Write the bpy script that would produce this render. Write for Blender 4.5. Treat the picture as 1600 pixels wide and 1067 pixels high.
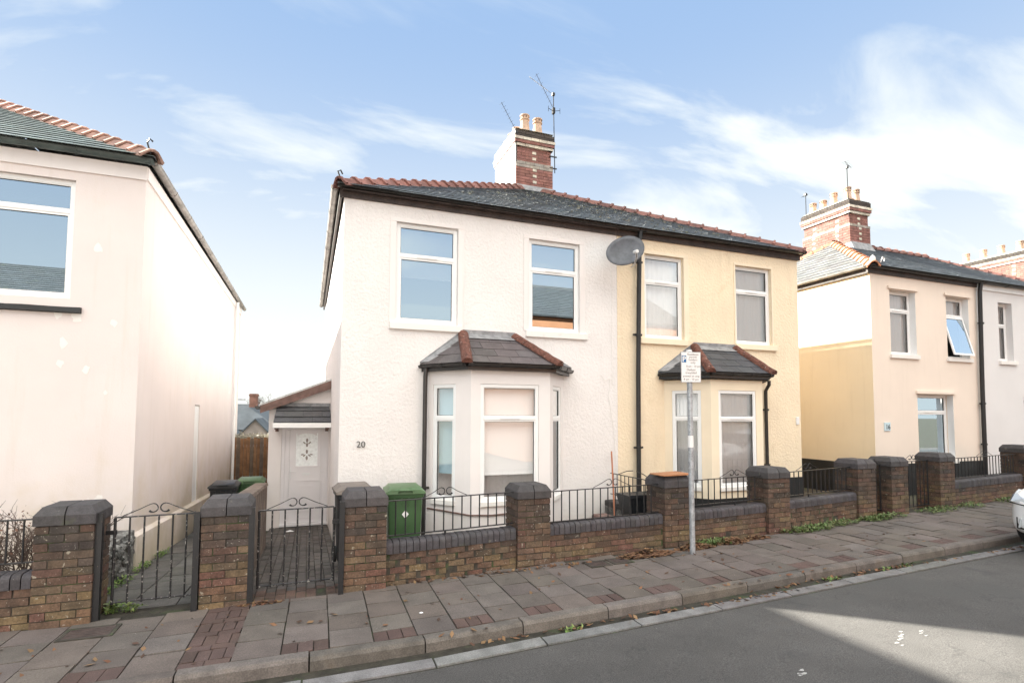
import bpy, bmesh, math, random
from mathutils import Vector, Matrix
rnd = random.Random(7)
R = math.radians
for o in list(bpy.data.objects): bpy.data.objects.remove(o)
scene = bpy.context.scene
COL = scene.collection

# ------------------------------------------------------------------ camera
cam_d = bpy.data.cameras.new('camera'); cam = bpy.data.objects.new('camera', cam_d); COL.objects.link(cam)
yaw, pitch, roll, FPX, CY, H = R(20.69), R(3.23), R(0.25), 839.6, 598.8, 1.9
fw0 = Vector((math.sin(yaw), math.cos(yaw), 0)); r0 = Vector((math.cos(yaw), -math.sin(yaw), 0)); up0 = Vector((0, 0, 1))
fw = fw0*math.cos(pitch)+up0*math.sin(pitch); up = -fw0*math.sin(pitch)+up0*math.cos(pitch)
rt = r0*math.cos(roll)+up*math.sin(roll); uu = -r0*math.sin(roll)+up*math.cos(roll)
M = Matrix((( rt.x, uu.x, -fw.x, 0), (rt.y, uu.y, -fw.y, 0), (rt.z, uu.z, -fw.z, H), (0, 0, 0, 1)))
cam.matrix_world = M
cam_d.sensor_width = 36; cam_d.lens = FPX/1600*36
cam_d.shift_y = (CY-533.5)/1600; cam_d.clip_end = 2000; cam_d.clip_start = 0.05
scene.camera = cam

# ------------------------------------------------------------------ sky, sun, exposure
sun_dir = Vector((1.0, -1.0, -0.83)).normalized()          # direction the light travels
SUN_EL = math.asin(-sun_dir.z); az = math.atan2(-sun_dir.x, -sun_dir.y)   # azimuth of the sun, clockwise from +Y
w = bpy.data.worlds.new('World'); scene.world = w; w.use_nodes = True
nt = w.node_tree; N = nt.nodes; L = nt.links; N.clear()
out = N.new('ShaderNodeOutputWorld'); bg = N.new('ShaderNodeBackground'); bg.inputs[1].default_value = 0.10
sky = N.new('ShaderNodeTexSky'); sky.sky_type = 'NISHITA'; sky.sun_disc = False
sky.sun_elevation = SUN_EL; sky.sun_rotation = az; sky.air_density = 1.0; sky.dust_density = 0.6; sky.ozone_density = 1.6
tc = N.new('ShaderNodeTexCoord'); sp = N.new('ShaderNodeSeparateXYZ'); L.new(tc.outputs['Generated'], sp.inputs[0])
def wmath(op, a, b=None, clamp=False):
    n = N.new('ShaderNodeMath'); n.operation = op; n.use_clamp = clamp
    for i, v in enumerate((a, b)):
        if v is None: continue
        if isinstance(v, (int, float)): n.inputs[i].default_value = v
        else: L.new(v, n.inputs[i])
    return n.outputs[0]
zc = wmath('MAXIMUM', sp.outputs[2], 0.0); den = wmath('ADD', zc, 0.22)
cx = wmath('DIVIDE', sp.outputs[0], den); cy_ = wmath('DIVIDE', sp.outputs[1], den)
cb = N.new('ShaderNodeCombineXYZ'); L.new(cx, cb.inputs[0]); L.new(cy_, cb.inputs[1])
mp = N.new('ShaderNodeMapping'); L.new(cb.outputs[0], mp.inputs[0])
mp.inputs['Location'].default_value = (3.1, 1.7, 0); mp.inputs['Rotation'].default_value = (0, 0, R(28)); mp.inputs['Scale'].default_value = (0.8, 2.0, 1)
n1 = N.new('ShaderNodeTexNoise'); L.new(mp.outputs[0], n1.inputs[0]); n1.inputs['Scale'].default_value = 1.5
n1.inputs['Detail'].default_value = 9; n1.inputs['Roughness'].default_value = 0.56; n1.inputs['Distortion'].default_value = 0.5
mp2 = N.new('ShaderNodeMapping'); L.new(cb.outputs[0], mp2.inputs[0]); mp2.inputs['Location'].default_value = (9.3, 4.2, 0)
n2 = N.new('ShaderNodeTexNoise'); L.new(mp2.outputs[0], n2.inputs[0]); n2.inputs['Scale'].default_value = 0.9; n2.inputs['Detail'].default_value = 3
lowb = wmath('MULTIPLY', wmath('SUBTRACT', 0.62, zc, True), 0.30)
rightb = wmath('MULTIPLY', wmath('MAXIMUM', sp.outputs[0], 0.0), 0.13)
s_ = wmath('ADD', wmath('ADD', n1.outputs[0], wmath('MULTIPLY', wmath('SUBTRACT', n2.outputs[0], 0.5), 0.55)), wmath('ADD', lowb, rightb))
cr = N.new('ShaderNodeMapRange'); cr.interpolation_type = 'SMOOTHSTEP'; L.new(s_, cr.inputs[0])
cr.inputs[1].default_value = 0.48; cr.inputs[2].default_value = 0.80; cr.inputs[4].default_value = 0.85
hz = N.new('ShaderNodeMapRange'); hz.interpolation_type = 'SMOOTHSTEP'; L.new(sp.outputs[2], hz.inputs[0])
hz.inputs[1].default_value = 0.64; hz.inputs[2].default_value = -0.02; hz.inputs[3].default_value = 0.0; hz.inputs[4].default_value = 0.96
cm = wmath('MAXIMUM', cr.outputs[0], hz.outputs[0])
mx = N.new('ShaderNodeMixRGB'); L.new(cm, mx.inputs[0]); mx.inputs[2].default_value = (1.38, 1.40, 1.42, 1)
veil = N.new('ShaderNodeMixRGB'); veil.blend_type = 'DARKEN'; veil.inputs[0].default_value = 1.0; L.new(sky.outputs[0], veil.inputs[1]); veil.inputs[2].default_value = (.455, .675, 1.12, 1); L.new(veil.outputs[0], mx.inputs[1])
# bright cloud added out of view, high behind the camera, to fill shaded fronts
def wramp(v, a, b):
    n = N.new('ShaderNodeMapRange'); n.interpolation_type = 'SMOOTHSTEP'; L.new(v, n.inputs[0]); n.inputs[1].default_value = a; n.inputs[2].default_value = b; return n.outputs[0]
sky_fill = wmath('MULTIPLY', wmath('MULTIPLY', wramp(sp.outputs[1], 0.25, -0.35), wramp(sp.outputs[2], 0.34, 0.52)), wramp(n2.outputs[0], 0.25, 0.5))
mb2 = N.new('ShaderNodeMixRGB'); L.new(sky_fill, mb2.inputs[0]); L.new(mx.outputs[0], mb2.inputs[1]); mb2.inputs[2].default_value = (4.1, 4.05, 4.1, 1)
L.new(mb2.outputs[0], bg.inputs[0]); L.new(bg.outputs[0], out.inputs[0])
sl = bpy.data.lights.new('sun', 'SUN'); sl.energy = 3.0; sl.angle = R(0.9); sl.color = (1, 0.955, 0.90)
sun = bpy.data.objects.new('sun', sl); COL.objects.link(sun)
sun.rotation_euler = sun_dir.to_track_quat('-Z', 'Y').to_euler(); sun.location = (-20, 20, 20)
vs = scene.view_settings; vs.view_transform = 'Standard'; vs.look = 'None'; vs.gamma = 1; vs.exposure = 3.07
vs.use_white_balance = True; vs.white_balance_temperature = 6820; vs.white_balance_tint = 4
scene.cycles.max_bounces = 10; scene.cycles.diffuse_bounces = 5; scene.cycles.caustics_reflective = False

# ------------------------------------------------------------------ materials
def mat(name, color=(.5, .5, .5), rough=.7, metal=0, attr=False, bump=None, bump2=None, var=None, stain=None, specks=None, spec=0.5, zstain=None, wave=None, coat=0, streak=None, cracks=None):
    m = bpy.data.materials.new(name); m.use_nodes = True; t = m.node_tree; n = t.nodes; l = t.links
    p = n['Principled BSDF']; p.inputs['Roughness'].default_value = rough; p.inputs['Metallic'].default_value = metal
    p.inputs['Specular IOR Level'].default_value = spec; p.inputs['Coat Weight'].default_value = coat
    co = n.new('ShaderNodeTexCoord').outputs['Object']
    def noise(sc, det=4, ro=.55, vec=None, dist=0):
        q = n.new('ShaderNodeTexNoise'); q.inputs['Scale'].default_value = sc; q.inputs['Detail'].default_value = det
        q.inputs['Roughness'].default_value = ro; q.inputs['Distortion'].default_value = dist; l.new(vec or co, q.inputs[0]); return q.outputs[0]
    def ramp(v, a, b, c=0., d=1.):
        q = n.new('ShaderNodeMapRange'); q.interpolation_type = 'SMOOTHSTEP'; l.new(v, q.inputs[0])
        for i, x in zip((1, 2, 3, 4), (a, b, c, d)): q.inputs[i].default_value = x
        return q.outputs[0]
    def mul(a, b):
        q = n.new('ShaderNodeMath'); q.operation = 'MULTIPLY'
        for i, x in enumerate((a, b)):
            if isinstance(x, (int, float)): q.inputs[i].default_value = x
            else: l.new(x, q.inputs[i])
        return q.outputs[0]
    def mix(f, a, b, mode='MIX'):
        q = n.new('ShaderNodeMixRGB'); q.blend_type = mode
        if isinstance(f, (int, float)): q.inputs[0].default_value = f
        else: l.new(f, q.inputs[0])
        for i, x in ((1, a), (2, b)):
            if isinstance(x, tuple): q.inputs[i].default_value = (*x, 1) if len(x) == 3 else x
            else: l.new(x, q.inputs[i])
        return q.outputs[0]
    if attr:
        a = n.new('ShaderNodeAttribute'); a.attribute_name = 'col'; c = a.outputs['Color']
    else:
        c = n.new('ShaderNodeRGB'); c.outputs[0].default_value = (*color, 1); c = c.outputs[0]
    if var:   # (scale, amount) light/dark mottling
        for sc, am in (var if isinstance(var[0], tuple) else (var,)):
            c = mix(ramp(noise(sc, 5), .3, .7), mix(1., c, (1-am,)*3, 'MULTIPLY'), mix(1., c, (1+am*.6,)*3, 'MULTIPLY'))
    if stain: # (scale, lo, hi, colour, amount)
        for sc, lo, hi, sc_, am in (stain if isinstance(stain, list) else [stain]):
            c = mix(mul(ramp(noise(sc, 6, .6, dist=.3), lo, hi), am), c, sc_)
    if zstain: # (z0, z1, colour, amount) dirt near a level, broken up by noise
        for z0, z1, zc_, am in (zstain if isinstance(zstain, list) else [zstain]):
            s = n.new('ShaderNodeSeparateXYZ'); l.new(co, s.inputs[0])
            ad = n.new('ShaderNodeMath'); ad.operation = 'MULTIPLY_ADD'; l.new(noise(2.2, 6, .65), ad.inputs[0]); ad.inputs[1].default_value = (z1-z0)*1.4; l.new(s.outputs[2], ad.inputs[2])
            c = mix(mul(ramp(ad.outputs[0], z0+(z1-z0)*.7, z1+(z1-z0)*.7, 1., 0.), am), c, zc_)
    if specks:
        for sc, th, sc_, am in (specks if isinstance(specks, list) else [specks]):
            c = mix(mul(ramp(noise(sc, 3, .6), th, th+.05), am), c, sc_)
    if streak:  # rain streaks: noise stretched downwards (amount, colour)
        q = n.new('ShaderNodeMapping'); q.inputs['Scale'].default_value = (7, 7, .55); l.new(co, q.inputs[0])
        c = mix(mul(ramp(noise(1.0, 6, .6, q.outputs[0]), .52, .78), streak[0]), c, streak[1])
    if cracks:  # (scale, width, colour, amount)
        q = n.new('ShaderNodeTexVoronoi'); q.feature = 'DISTANCE_TO_EDGE'; q.inputs['Scale'].default_value = cracks[0]
        d_ = n.new('ShaderNodeVectorMath'); d_.operation = 'ADD'; dn = n.new('ShaderNodeTexNoise'); dn.inputs['Scale'].default_value = 2.5; dn.inputs['Detail'].default_value = 6; l.new(co, dn.inputs[0])
        l.new(dn.outputs['Color'], d_.inputs[0]); l.new(co, d_.inputs[1]); l.new(d_.outputs[0], q.inputs[0])
        c = mix(mul(mul(ramp(q.outputs[0], 0, cracks[1], 1., 0.), ramp(noise(.7, 3), .45, .6)), cracks[3]), c, cracks[2])
    if wave:
        q = n.new('ShaderNodeTexWave'); q.inputs['Scale'].default_value = wave[0]; q.inputs['Distortion'].default_value = wave[2]; q.inputs['Detail'].default_value = 2
        q.bands_direction = wave[3] if len(wave) > 3 else 'X'; l.new(co, q.inputs[0]); c = mix(mul(q.outputs[1], wave[1]), c, (0.02, .02, .02))
    l.new(c, p.inputs['Base Color'])
    h = None
    for b in (bump, bump2):
        if b:
            q = n.new('ShaderNodeBump'); q.inputs['Distance'].default_value = b[1]; q.inputs['Strength'].default_value = b[2] if len(b) > 2 else .6
            l.new(noise(b[0], 5, .6), q.inputs['Height'])
            if h: l.new(h, q.inputs['Normal'])
            h = q.outputs[0]
    if h: l.new(h, p.inputs['Normal'])
    return m
def glass_mat(name, refl=.16, tint=(1, 1, 1), gt=(1, 1, 1)):
    m = bpy.data.materials.new(name); m.use_nodes = True; t = m.node_tree; n = t.nodes; l = t.links; n.clear()
    o = n.new('ShaderNodeOutputMaterial'); mx_ = n.new('ShaderNodeMixShader'); tr = n.new('ShaderNodeBsdfTransparent'); gl = n.new('ShaderNodeBsdfGlossy')
    gl.inputs['Roughness'].default_value = .01; gl.inputs['Color'].default_value = (*gt, 1); tr.inputs[0].default_value = (*tint, 1)
    fr = n.new('ShaderNodeLayerWeight'); fr.inputs[0].default_value = .35
    mr = n.new('ShaderNodeMapRange'); l.new(fr.outputs['Fresnel'], mr.inputs[0]); mr.inputs[3].default_value = refl; mr.inputs[4].default_value = .95
    tcn = n.new('ShaderNodeTexCoord'); nz = n.new('ShaderNodeTexNoise'); l.new(tcn.outputs['Object'], nz.inputs[0]); nz.inputs['Scale'].default_value = 1.6; nz.inputs['Detail'].default_value = 1
    bp = n.new('ShaderNodeBump'); bp.inputs['Distance'].default_value = .0012; bp.inputs['Strength'].default_value = .15; l.new(nz.outputs[0], bp.inputs['Height']); l.new(bp.outputs[0], gl.inputs['Normal'])
    l.new(mr.outputs[0], mx_.inputs[0]); l.new(tr.outputs[0], mx_.inputs[1]); l.new(gl.outputs[0], mx_.inputs[2]); l.new(mx_.outputs[0], o.inputs[0])
    return m
MT = {}
MT['white_render'] = mat('white_render', (.80, .762, .748), .85, bump=(22, .024, .6), bump2=(70, .008, .6), var=(1.3, .035), zstain=(-.3, .75, (.60, .50, .42), .35), stain=(1.1, .60, .8, (.66, .62, .60), .25), streak=(0.22, (.62, .58, .54)))
MT['smooth_white'] = mat('smooth_white', (.80, .752, .738), .8, bump=(60, .003, .4), var=(2., .03), zstain=(-.2, .6, (.62, .52, .46), .3), streak=(0.18, (.62, .57, .53)))
MT['cream_render'] = mat('cream_render', (.86, .72, .535), .85, bump=(22, .026, .65), bump2=(70, .008, .6), var=(1.6, .05), stain=(1.6, .60, .80, (.64, .47, .28), .45), streak=(0.25, (.62, .48, .32)))
MT['smooth_cream'] = mat('smooth_cream', (.86, .735, .565), .8, bump=(60, .003, .4), var=(2., .04), stain=(3., .62, .8, (.6, .44, .28), .4))
MT['pink_render'] = mat('pink_render', (.74, .665, .645), .85, bump=(70, .004, .5), var=(.9, .04), zstain=[(-.5, 1.3, (.56, .44, .27), .5), (-.4, .55, (.36, .32, .2), .4)], stain=(1.3, .58, .8, (.70, .56, .44), .4), specks=(2.3, .70, (.86, .84, .82), .8), streak=(0.3, (.60, .52, .44)))
MT['peach_render'] = mat('peach_render', (.80, .69, .60), .85, bump=(60, .004, .5), var=(1.2, .03), streak=(0.2, (.6, .5, .42)))
MT['side_bounce_cream'] = mat('side_bounce_cream', (.86, .725, .53), .85, bump=(60, .004, .5), var=(1.2, .03), streak=(0.2, (.6, .46, .3)))  # warm bounce from the cream house next door put into this wall colour
MT['grey_white_render'] = mat('grey_white_render', (.72, .70, .70), .85, bump=(50, .006, .5), var=(1.2, .03))
MT['plinth_black'] = mat('plinth_black', (.018, .018, .019), .6, bump=(50, .004, .5), var=(4., .3))
MT['upvc'] = mat('upvc', (.84, .84, .84), .35, var=(3., .02))
MT['upvc_door'] = mat('upvc_door', (.76, .73, .74), .4, var=(3., .03))
MT['sill'] = mat('sill', (.80, .77, .74), .7, bump=(60, .003, .4), stain=(6., .6, .8, (.5, .45, .4), .4))
MT['brick'] = mat('brick', attr=True, rough=.9, bump=(55, .004, .8), bump2=(14, .006, .5), var=((8., .32), (50., .25)), specks=[(20., .66, (.34, .31, .25), .7), (55., .66, (.50, .48, .43), .6)], stain=(3.2, .56, .74, (.050, .042, .036), .65))
MT['mortar'] = mat('mortar', (.055, .047, .038), .95, bump=(60, .005, .8), var=(9., .4), stain=(4., .5, .65, (.055, .085, .03), .8))
MT['blue_brick'] = mat('blue_brick', attr=True, rough=.75, bump=(60, .003, .6), var=((14., .22), (70., .2)), specks=[(40., .69, (.26, .25, .24), .6), (9., .68, (.16, .15, .12), .5)], stain=(5., .60, .76, (.07, .075, .045), .6))
MT['chimney_brick'] = mat('chimney_brick', attr=True, rough=.9, bump=(55, .004, .7), var=((7., .25), (40., .15)), stain=(3., .60, .78, (.38, .33, .30), .4))
MT['slate'] = mat('slate', attr=True, rough=.45, bump=(30, .004, .6), var=((5., .25), (40., .2)), specks=[(30., .74, (.22, .24, .23), .4)], stain=[(2.2, .60, .75, (.085, .09, .05), .6)])
MT['slate_pale'] = mat('slate_pale', attr=True, rough=.6, bump=(30, .004, .6), var=((5., .25), (40., .2)))
MT['bay_slate'] = mat('bay_slate', attr=True, rough=.6, bump=(40, .004, .6), var=((6., .2), (60., .2)))
MT['lead'] = mat('lead', (.26, .26, .27), .55, bump=(14, .012, .6), var=((8., .35),), specks=(25., .66, (.6, .6, .6), .6))
MT['mortar_pale'] = mat('mortar_pale', (.42, .41, .36), .9, bump=(20, .02, .8), var=(8., .3))
MT['hip_tile'] = mat('hip_tile', attr=True, rough=.75, bump=(50, .003, .6), var=((9., .3), (60., .15)))
MT['hip_mossy'] = mat('hip_mossy', (.15, .062, .045), .95, bump=(40, .014, .9), var=((20., .5),), specks=(28., .66, (.55, .54, .50), .8))
MT['terracotta'] = mat('terracotta', (.58, .40, .29), .8, bump=(50, .003, .5), var=(9., .2))
MT['gutter'] = mat('gutter', (.028, .025, .024), .35, var=(5., .3), specks=(18., .68, (.2, .16, .13), .5), bump=(12, .004, .3))
MT['fascia'] = mat('fascia', (.050, .034, .030), .55, bump=(18, .006, .6), var=((5., .4), (30., .3)))
MT['gutter_grey'] = mat('gutter_grey', (.27, .25, .235), .5, var=((6., .4),))
MT['gutter_teal'] = mat('gutter_teal', (.085, .115, .115), .45, var=((6., .3),))
MT['iron_cover'] = mat('iron_cover', (.07, .05, .045), .7, bump=(60, .003, .6), var=(12., .3))
MT['brown_board'] = mat('brown_board', (.15, .085, .070), .6, bump=(30, .003, .5), var=((9., .3),))
MT['black_metal'] = mat('black_metal', (.012, .012, .014), .45, bump=(120, .002, .6), specks=[(45., .70, (.28, .20, .16), .7)])
MT['flaking_metal'] = mat('flaking_metal', (.016, .016, .018), .5, bump=(90, .003, .7), specks=[(38., .60, (.42, .40, .38), .85), (60., .70, (.25, .12, .07), .7)])
MT['galvanised'] = mat('galvanised', (.42, .44, .47), .45, .35, bump=(60, .002, .5), var=((16., .28), (50., .2)))
MT['asphalt'] = mat('asphalt', (.090, .085, .082), .88, bump=(260, .004, .9), bump2=(5, .01, .4), var=((.45, .16), (2.2, .12), (120., .5)), specks=[(150., .66, (.24, .23, .21), .6), (28., .735, (.30, .28, .26), .6)], stain=[(1.5, .60, .76, (.045, .045, .046), .6), (.35, .55, .62, (.070, .068, .066), .7)], cracks=(.55, .010, (.03, .03, .03), .5))
MT['slab'] = mat('slab', attr=True, rough=.9, bump=(120, .003, .8), bump2=(9, .006, .5), var=((3., .18), (130., .3)), specks=[(42., .70, (.42, .39, .36), .75), (15., .70, (.09, .072, .062), .5)], stain=(2.4, .60, .74, (.075, .06, .052), .5))
MT['dirt'] = mat('dirt', (.040, .035, .026), .98, bump=(60, .012, .8), var=((9., .4),), stain=(4., .52, .7, (.045, .07, .022), .7))
MT['kerb'] = mat('kerb', attr=True, rough=.9, bump=(70, .005, .8), var=((6., .25), (90., .25)), stain=(3., .58, .75, (.10, .075, .055), .6))
MT['concrete'] = mat('concrete', (.30, .275, .24), .9, bump=(50, .006, .7), var=((3., .25), (50., .2)), stain=(2.4, .55, .7, (.10, .11, .06), .6))
MT['earth'] = mat('earth', (.075, .062, .045), .98, bump=(30, .02, .8), var=(4., .3), stain=(3., .5, .65, (.06, .085, .03), .6))
MT['rubble'] = mat('rubble', (.19, .185, .175), .95, bump=(9, .08, 1.), bump2=(40, .02, .8), var=((6., .5), (30., .4)), specks=(12., .62, (.5, .5, .48), .6))
MT['wall_render_brown'] = mat('wall_render_brown', (.17, .125, .10), .95, bump=(25, .012, .8), var=((6., .35), (40., .3)), stain=(3., .56, .7, (.32, .26, .2), .5))
MT['fence_wood'] = mat('fence_wood', attr=True, rough=.85, bump=(40, .003, .5), var=((7., .25),), wave=(14, .25, 6))
MT['green_plastic'] = mat('green_plastic', (.055, .115, .048), .45, var=((4., .15),), bump=(120, .001, .4), stain=(5., .6, .8, (.10, .14, .08), .35))
MT['green_lid'] = mat('green_lid', (.085, .155, .07), .45, var=((4., .2),), stain=(7., .56, .8, (.18, .22, .14), .4))
MT['black_plastic'] = mat('black_plastic', (.018, .020, .024), .45, var=((5., .3),))
MT['faded_plastic'] = mat('faded_plastic', (.17, .14, .12), .6, var=((9., .2),))
MT['rubber'] = mat('rubber', (.012, .012, .012), .8)
MT['blind'] = mat('blind', (.50, .72, .82), .8)
MT['blind_pale'] = mat('blind_pale', (.86, .86, .86), .8)
MT['net'] = mat('net', (.95, .95, .95), .9, wave=(9, .05, 3), bump=(40, .004, .5))
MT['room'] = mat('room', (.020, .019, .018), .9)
MT['ink'] = mat('ink', (.02, .02, .022), .6)
MT['grey_ink'] = mat('grey_ink', (.22, .20, .20), .6)
MT['sign_white'] = mat('sign_white', (.80, .79, .79), .4, stain=(8., .66, .8, (.6, .55, .5), .4))
MT['sign_blue'] = mat('sign_blue', (.01, .13, .32), .4)
MT['plate_blue'] = mat('plate_blue', (.55, .68, .74), .4)
MT['white_metal'] = mat('white_metal', (.75, .75, .75), .4)
MT['dish'] = mat('dish', (.085, .09, .105), .5, bump=(30, .002, .4), var=((9., .3),), stain=(7., .56, .8, (.07, .11, .16), .6))
MT['aerial'] = mat('aerial', (.025, .025, .028), .9, 0)
MT['leaf_litter'] = mat('leaf_litter', attr=True, rough=.85)
MT['foliage'] = mat('foliage', attr=True, rough=.6)
MT['twig'] = mat('twig', (.11, .075, .06), .9, var=(30., .4))
MT['car_paint'] = mat('car_paint', (.80, .81, .82), .25, coat=.8)
MT['car_dark'] = mat('car_dark', (.015, .015, .017), .4)
MT['tyre'] = mat('tyre', (.02, .02, .02), .85)
MT['alloy'] = mat('alloy', (.45, .46, .47), .3, .8)
MT['road_paint'] = mat('road_paint', (.42, .41, .40), .8, stain=(40., .50, .60, (.10, .10, .10), .9))
MT['far_roof'] = mat('far_roof', (.085, .10, .115), .8, var=((.8, .3),))
MT['far_wall'] = mat('far_wall', (.30, .26, .24), .9, var=((1., .2),))
MT['salmon_render'] = mat('salmon_render', (.34, .15, .075), .9, var=(1., .1))
MT['paver'] = mat('paver', attr=True, rough=.9, bump=(110, .003, .7), var=((5., .25), (90., .3)), stain=(3., .58, .72, (.04, .045, .028), .55))
MT['pane'] = glass_mat('pane_glass', .14)
MT['pane_mirror'] = glass_mat('pane_glass_bright', .68, gt=(.72, .86, .97))
MT['pane_bay'] = glass_mat('pane_glass_front', .06)
MT['door_glass'] = mat('door_glass', (.92, .95, .95), .3, bump=(70, .004, .6), var=((18., .12),))
MT['lamp_glass'] = mat('lamp_glass', (.55, .58, .6), .08, coat=1)

# ------------------------------------------------------------------ mesh helpers
V = Vector
class MB:
    def __init__(s): s.v = []; s.f = []; s.c = []; s.col = (.5, .5, .5)
    def face(s, pts, c=None):
        i = len(s.v); s.v += [tuple(p) for p in pts]; s.f.append(tuple(range(i, i+len(pts)))); s.c.append(c or s.col)
    def mesh(s, pts, faces, c=None):
        i = len(s.v); s.v += [tuple(p) for p in pts]
        for f in faces: s.f.append(tuple(i+k for k in f)); s.c.append(c or s.col)
    def hexa(s, p, c=None):    # 8 points: bottom 0-3, top 4-7
        s.mesh(p, [(3, 2, 1, 0), (4, 5, 6, 7), (0, 1, 5, 4), (1, 2, 6, 5), (2, 3, 7, 6), (3, 0, 4, 7)], c)
    def box(s, x0, x1, y0, y1, z0, z1, c=None):
        s.hexa([(x0, y0, z0), (x1, y0, z0), (x1, y1, z0), (x0, y1, z0), (x0, y0, z1), (x1, y0, z1), (x1, y1, z1), (x0, y1, z1)], c)
    def cbox(s, x0, x1, y0, y1, z0, z1, b, c=None):   # chamfered box
        pts = []; fs = []
        for z, ins in ((z0, b), (z0+b, 0), (z1-b, 0), (z1, b)):
            k = b if ins == 0 else b
            a = ins
            pts += [(x0+a+(0 if a else 0), y0+a, z), (x1-a, y0+a, z), (x1-a, y1-a, z), (x0+a, y1-a, z)]
        fs.append((3, 2, 1, 0)); fs.append((12, 13, 14, 15))
        for r_ in range(3):
            for k in range(4): fs.append((r_*4+k, r_*4+(k+1) % 4, r_*4+4+(k+1) % 4, r_*4+4+k))
        s.mesh(pts, fs, c)
    def lbox(s, o, u, n, u0, u1, d0, d1, z0, z1, c=None):  # o point, u along wall, n outward; d positive = outward
        o = V(o)
        def P(a, d, z): q = o+u*a+n*d; return (q.x, q.y, o.z+z)
        # u x up should give right-handed order with n: (u, -n, z)
        s.hexa([P(u0, d1, z0), P(u1, d1, z0), P(u1, d0, z0), P(u0, d0, z0), P(u0, d1, z1), P(u1, d1, z1), P(u1, d0, z1), P(u0, d0, z1)], c)
    def cyl(s, a, b, r1, r2=None, n=10, caps=True, c=None):
        a = V(a); b = V(b); r2 = r1 if r2 is None else r2; d = (b-a).normalized()
        x = d.orthogonal().normalized(); y = d.cross(x)
        pts = [a+(x*math.cos(t)+y*math.sin(t))*r1 for t in [2*math.pi*k/n for k in range(n)]]+[b+(x*math.cos(t)+y*math.sin(t))*r2 for t in [2*math.pi*k/n for k in range(n)]]
        fs = [(k, (k+1) % n, n+(k+1) % n, n+k) for k in range(n)]
        if caps: fs += [tuple(range(n-1, -1, -1)), tuple(range(n, 2*n))]
        s.mesh(pts, fs, c)
    def tube(s, pts, r, n=7, c=None):
        pts = [V(p) for p in pts]
        ring = []; x = None
        for i, p in enumerate(pts):
            d = ((pts[min(i+1, len(pts)-1)]-pts[max(i-1, 0)])).normalized()
            if x is None: x = d.orthogonal().normalized()
            x = (x-d*x.dot(d)).normalized(); y = d.cross(x)
            rr = r[i] if isinstance(r, (list, tuple)) else r
            ring += [p+(x*math.cos(2*math.pi*k/n)+y*math.sin(2*math.pi*k/n))*rr for k in range(n)]
        m = len(pts); fs = []
        for i in range(m-1):
            for k in range(n): fs.append((i*n+k, i*n+(k+1) % n, (i+1)*n+(k+1) % n, (i+1)*n+k))
        fs += [tuple(range(n-1, -1, -1)), tuple(range((m-1)*n, m*n))]
        s.mesh(ring, fs, c)
    def lathe(s, c0, prof, n=20, c=None):   # prof [(r,z)]
        c0 = V(c0); pts = []; fs = []
        for r_, z in prof: pts += [c0+V((math.cos(2*math.pi*k/n)*r_, math.sin(2*math.pi*k/n)*r_, z)) for k in range(n)]
        for i in range(len(prof)-1):
            for k in range(n): fs.append((i*n+k, i*n+(k+1) % n, (i+1)*n+(k+1) % n, (i+1)*n+k))
        fs.append(tuple(range(n-1, -1, -1))); fs.append(tuple(range((len(prof)-1)*n, len(prof)*n)))
        s.mesh(pts, fs, c)
    def sweep(s, prof, a, b, side, c=None, closed=True):   # prof [(side, up)] extruded from a to b
        a = V(a); b = V(b); side = V(side); up_ = V((0, 0, 1)); n = len(prof)
        pts = [a+side*p+up_*q for p, q in prof]+[b+side*p+up_*q for p, q in prof]
        fs = [(k, (k+1) % n, n+(k+1) % n, n+k) for k in range(n if closed else n-1)]
        if closed: fs += [tuple(range(n-1, -1, -1)), tuple(range(n, 2*n))]
        s.mesh(pts, fs, c)
    def build(s, name, m, parent=None, smooth=False, label=None, kind=None, bevel=0):
        me = bpy.data.meshes.new(name); me.from_pydata(s.v, [], s.f)
        ca = me.color_attributes.new('col', 'FLOAT_COLOR', 'CORNER'); arr = []
        for f, c in zip(s.f, s.c):
            arr += [c[0], c[1], c[2], 1.0]*len(f)
        ca.data.foreach_set('color', arr)
        bm = bmesh.new(); bm.from_mesh(me); bmesh.ops.recalc_face_normals(bm, faces=bm.faces); bm.to_mesh(me); bm.free()
        if smooth:
            me.polygons.foreach_set('use_smooth', [True]*len(me.polygons))
            try: me.set_sharp_from_angle(angle=R(38))
            except Exception: pass
        me.materials.append(MT[m] if isinstance(m, str) else m)
        o = bpy.data.objects.new(name, me); COL.objects.link(o)
        if parent: attach(o, parent)
        if label: o['label'] = label
        if kind: o['kind'] = kind
        if bevel:
            b = o.modifiers.new('bevel', 'BEVEL'); b.width = bevel; b.segments = 2; b.limit_method = 'ANGLE'
        return o
WM = {}
def attach(o, parent):
    o.parent = parent
    o.matrix_parent_inverse = Matrix.Translation(WM.get(parent.name, V((0, 0, 0)))).inverted()
def thing(name, label, cat, loc=(0, 0, 0), group=None):
    o = bpy.data.objects.new(name, None); COL.objects.link(o); o.location = loc; o.empty_display_size = .2
    WM[o.name] = V(loc); tag(o, label, cat, group); return o
def tag(o, label, cat, group=None):
    o['label'] = label; o['category'] = cat
    if group: o['group'] = group
    return o
def setting(o): o['kind'] = 'structure'; return o
def copy_thing(root, delta, label):
    r_ = root.copy(); COL.objects.link(r_); r_.location = root.location+V(delta); r_['label'] = label
    def rec(src, dst):
        for ch in list(src.children):
            c = ch.copy(); COL.objects.link(c); c.parent = dst; rec(ch, c)
    rec(root, r_); return r_
def jit(c, a=.15, r=rnd):
    k = 1+r.uniform(-a, a); return (c[0]*k*(1+r.uniform(-.04, .04)), c[1]*k, c[2]*k*(1+r.uniform(-.04, .04)))
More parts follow.
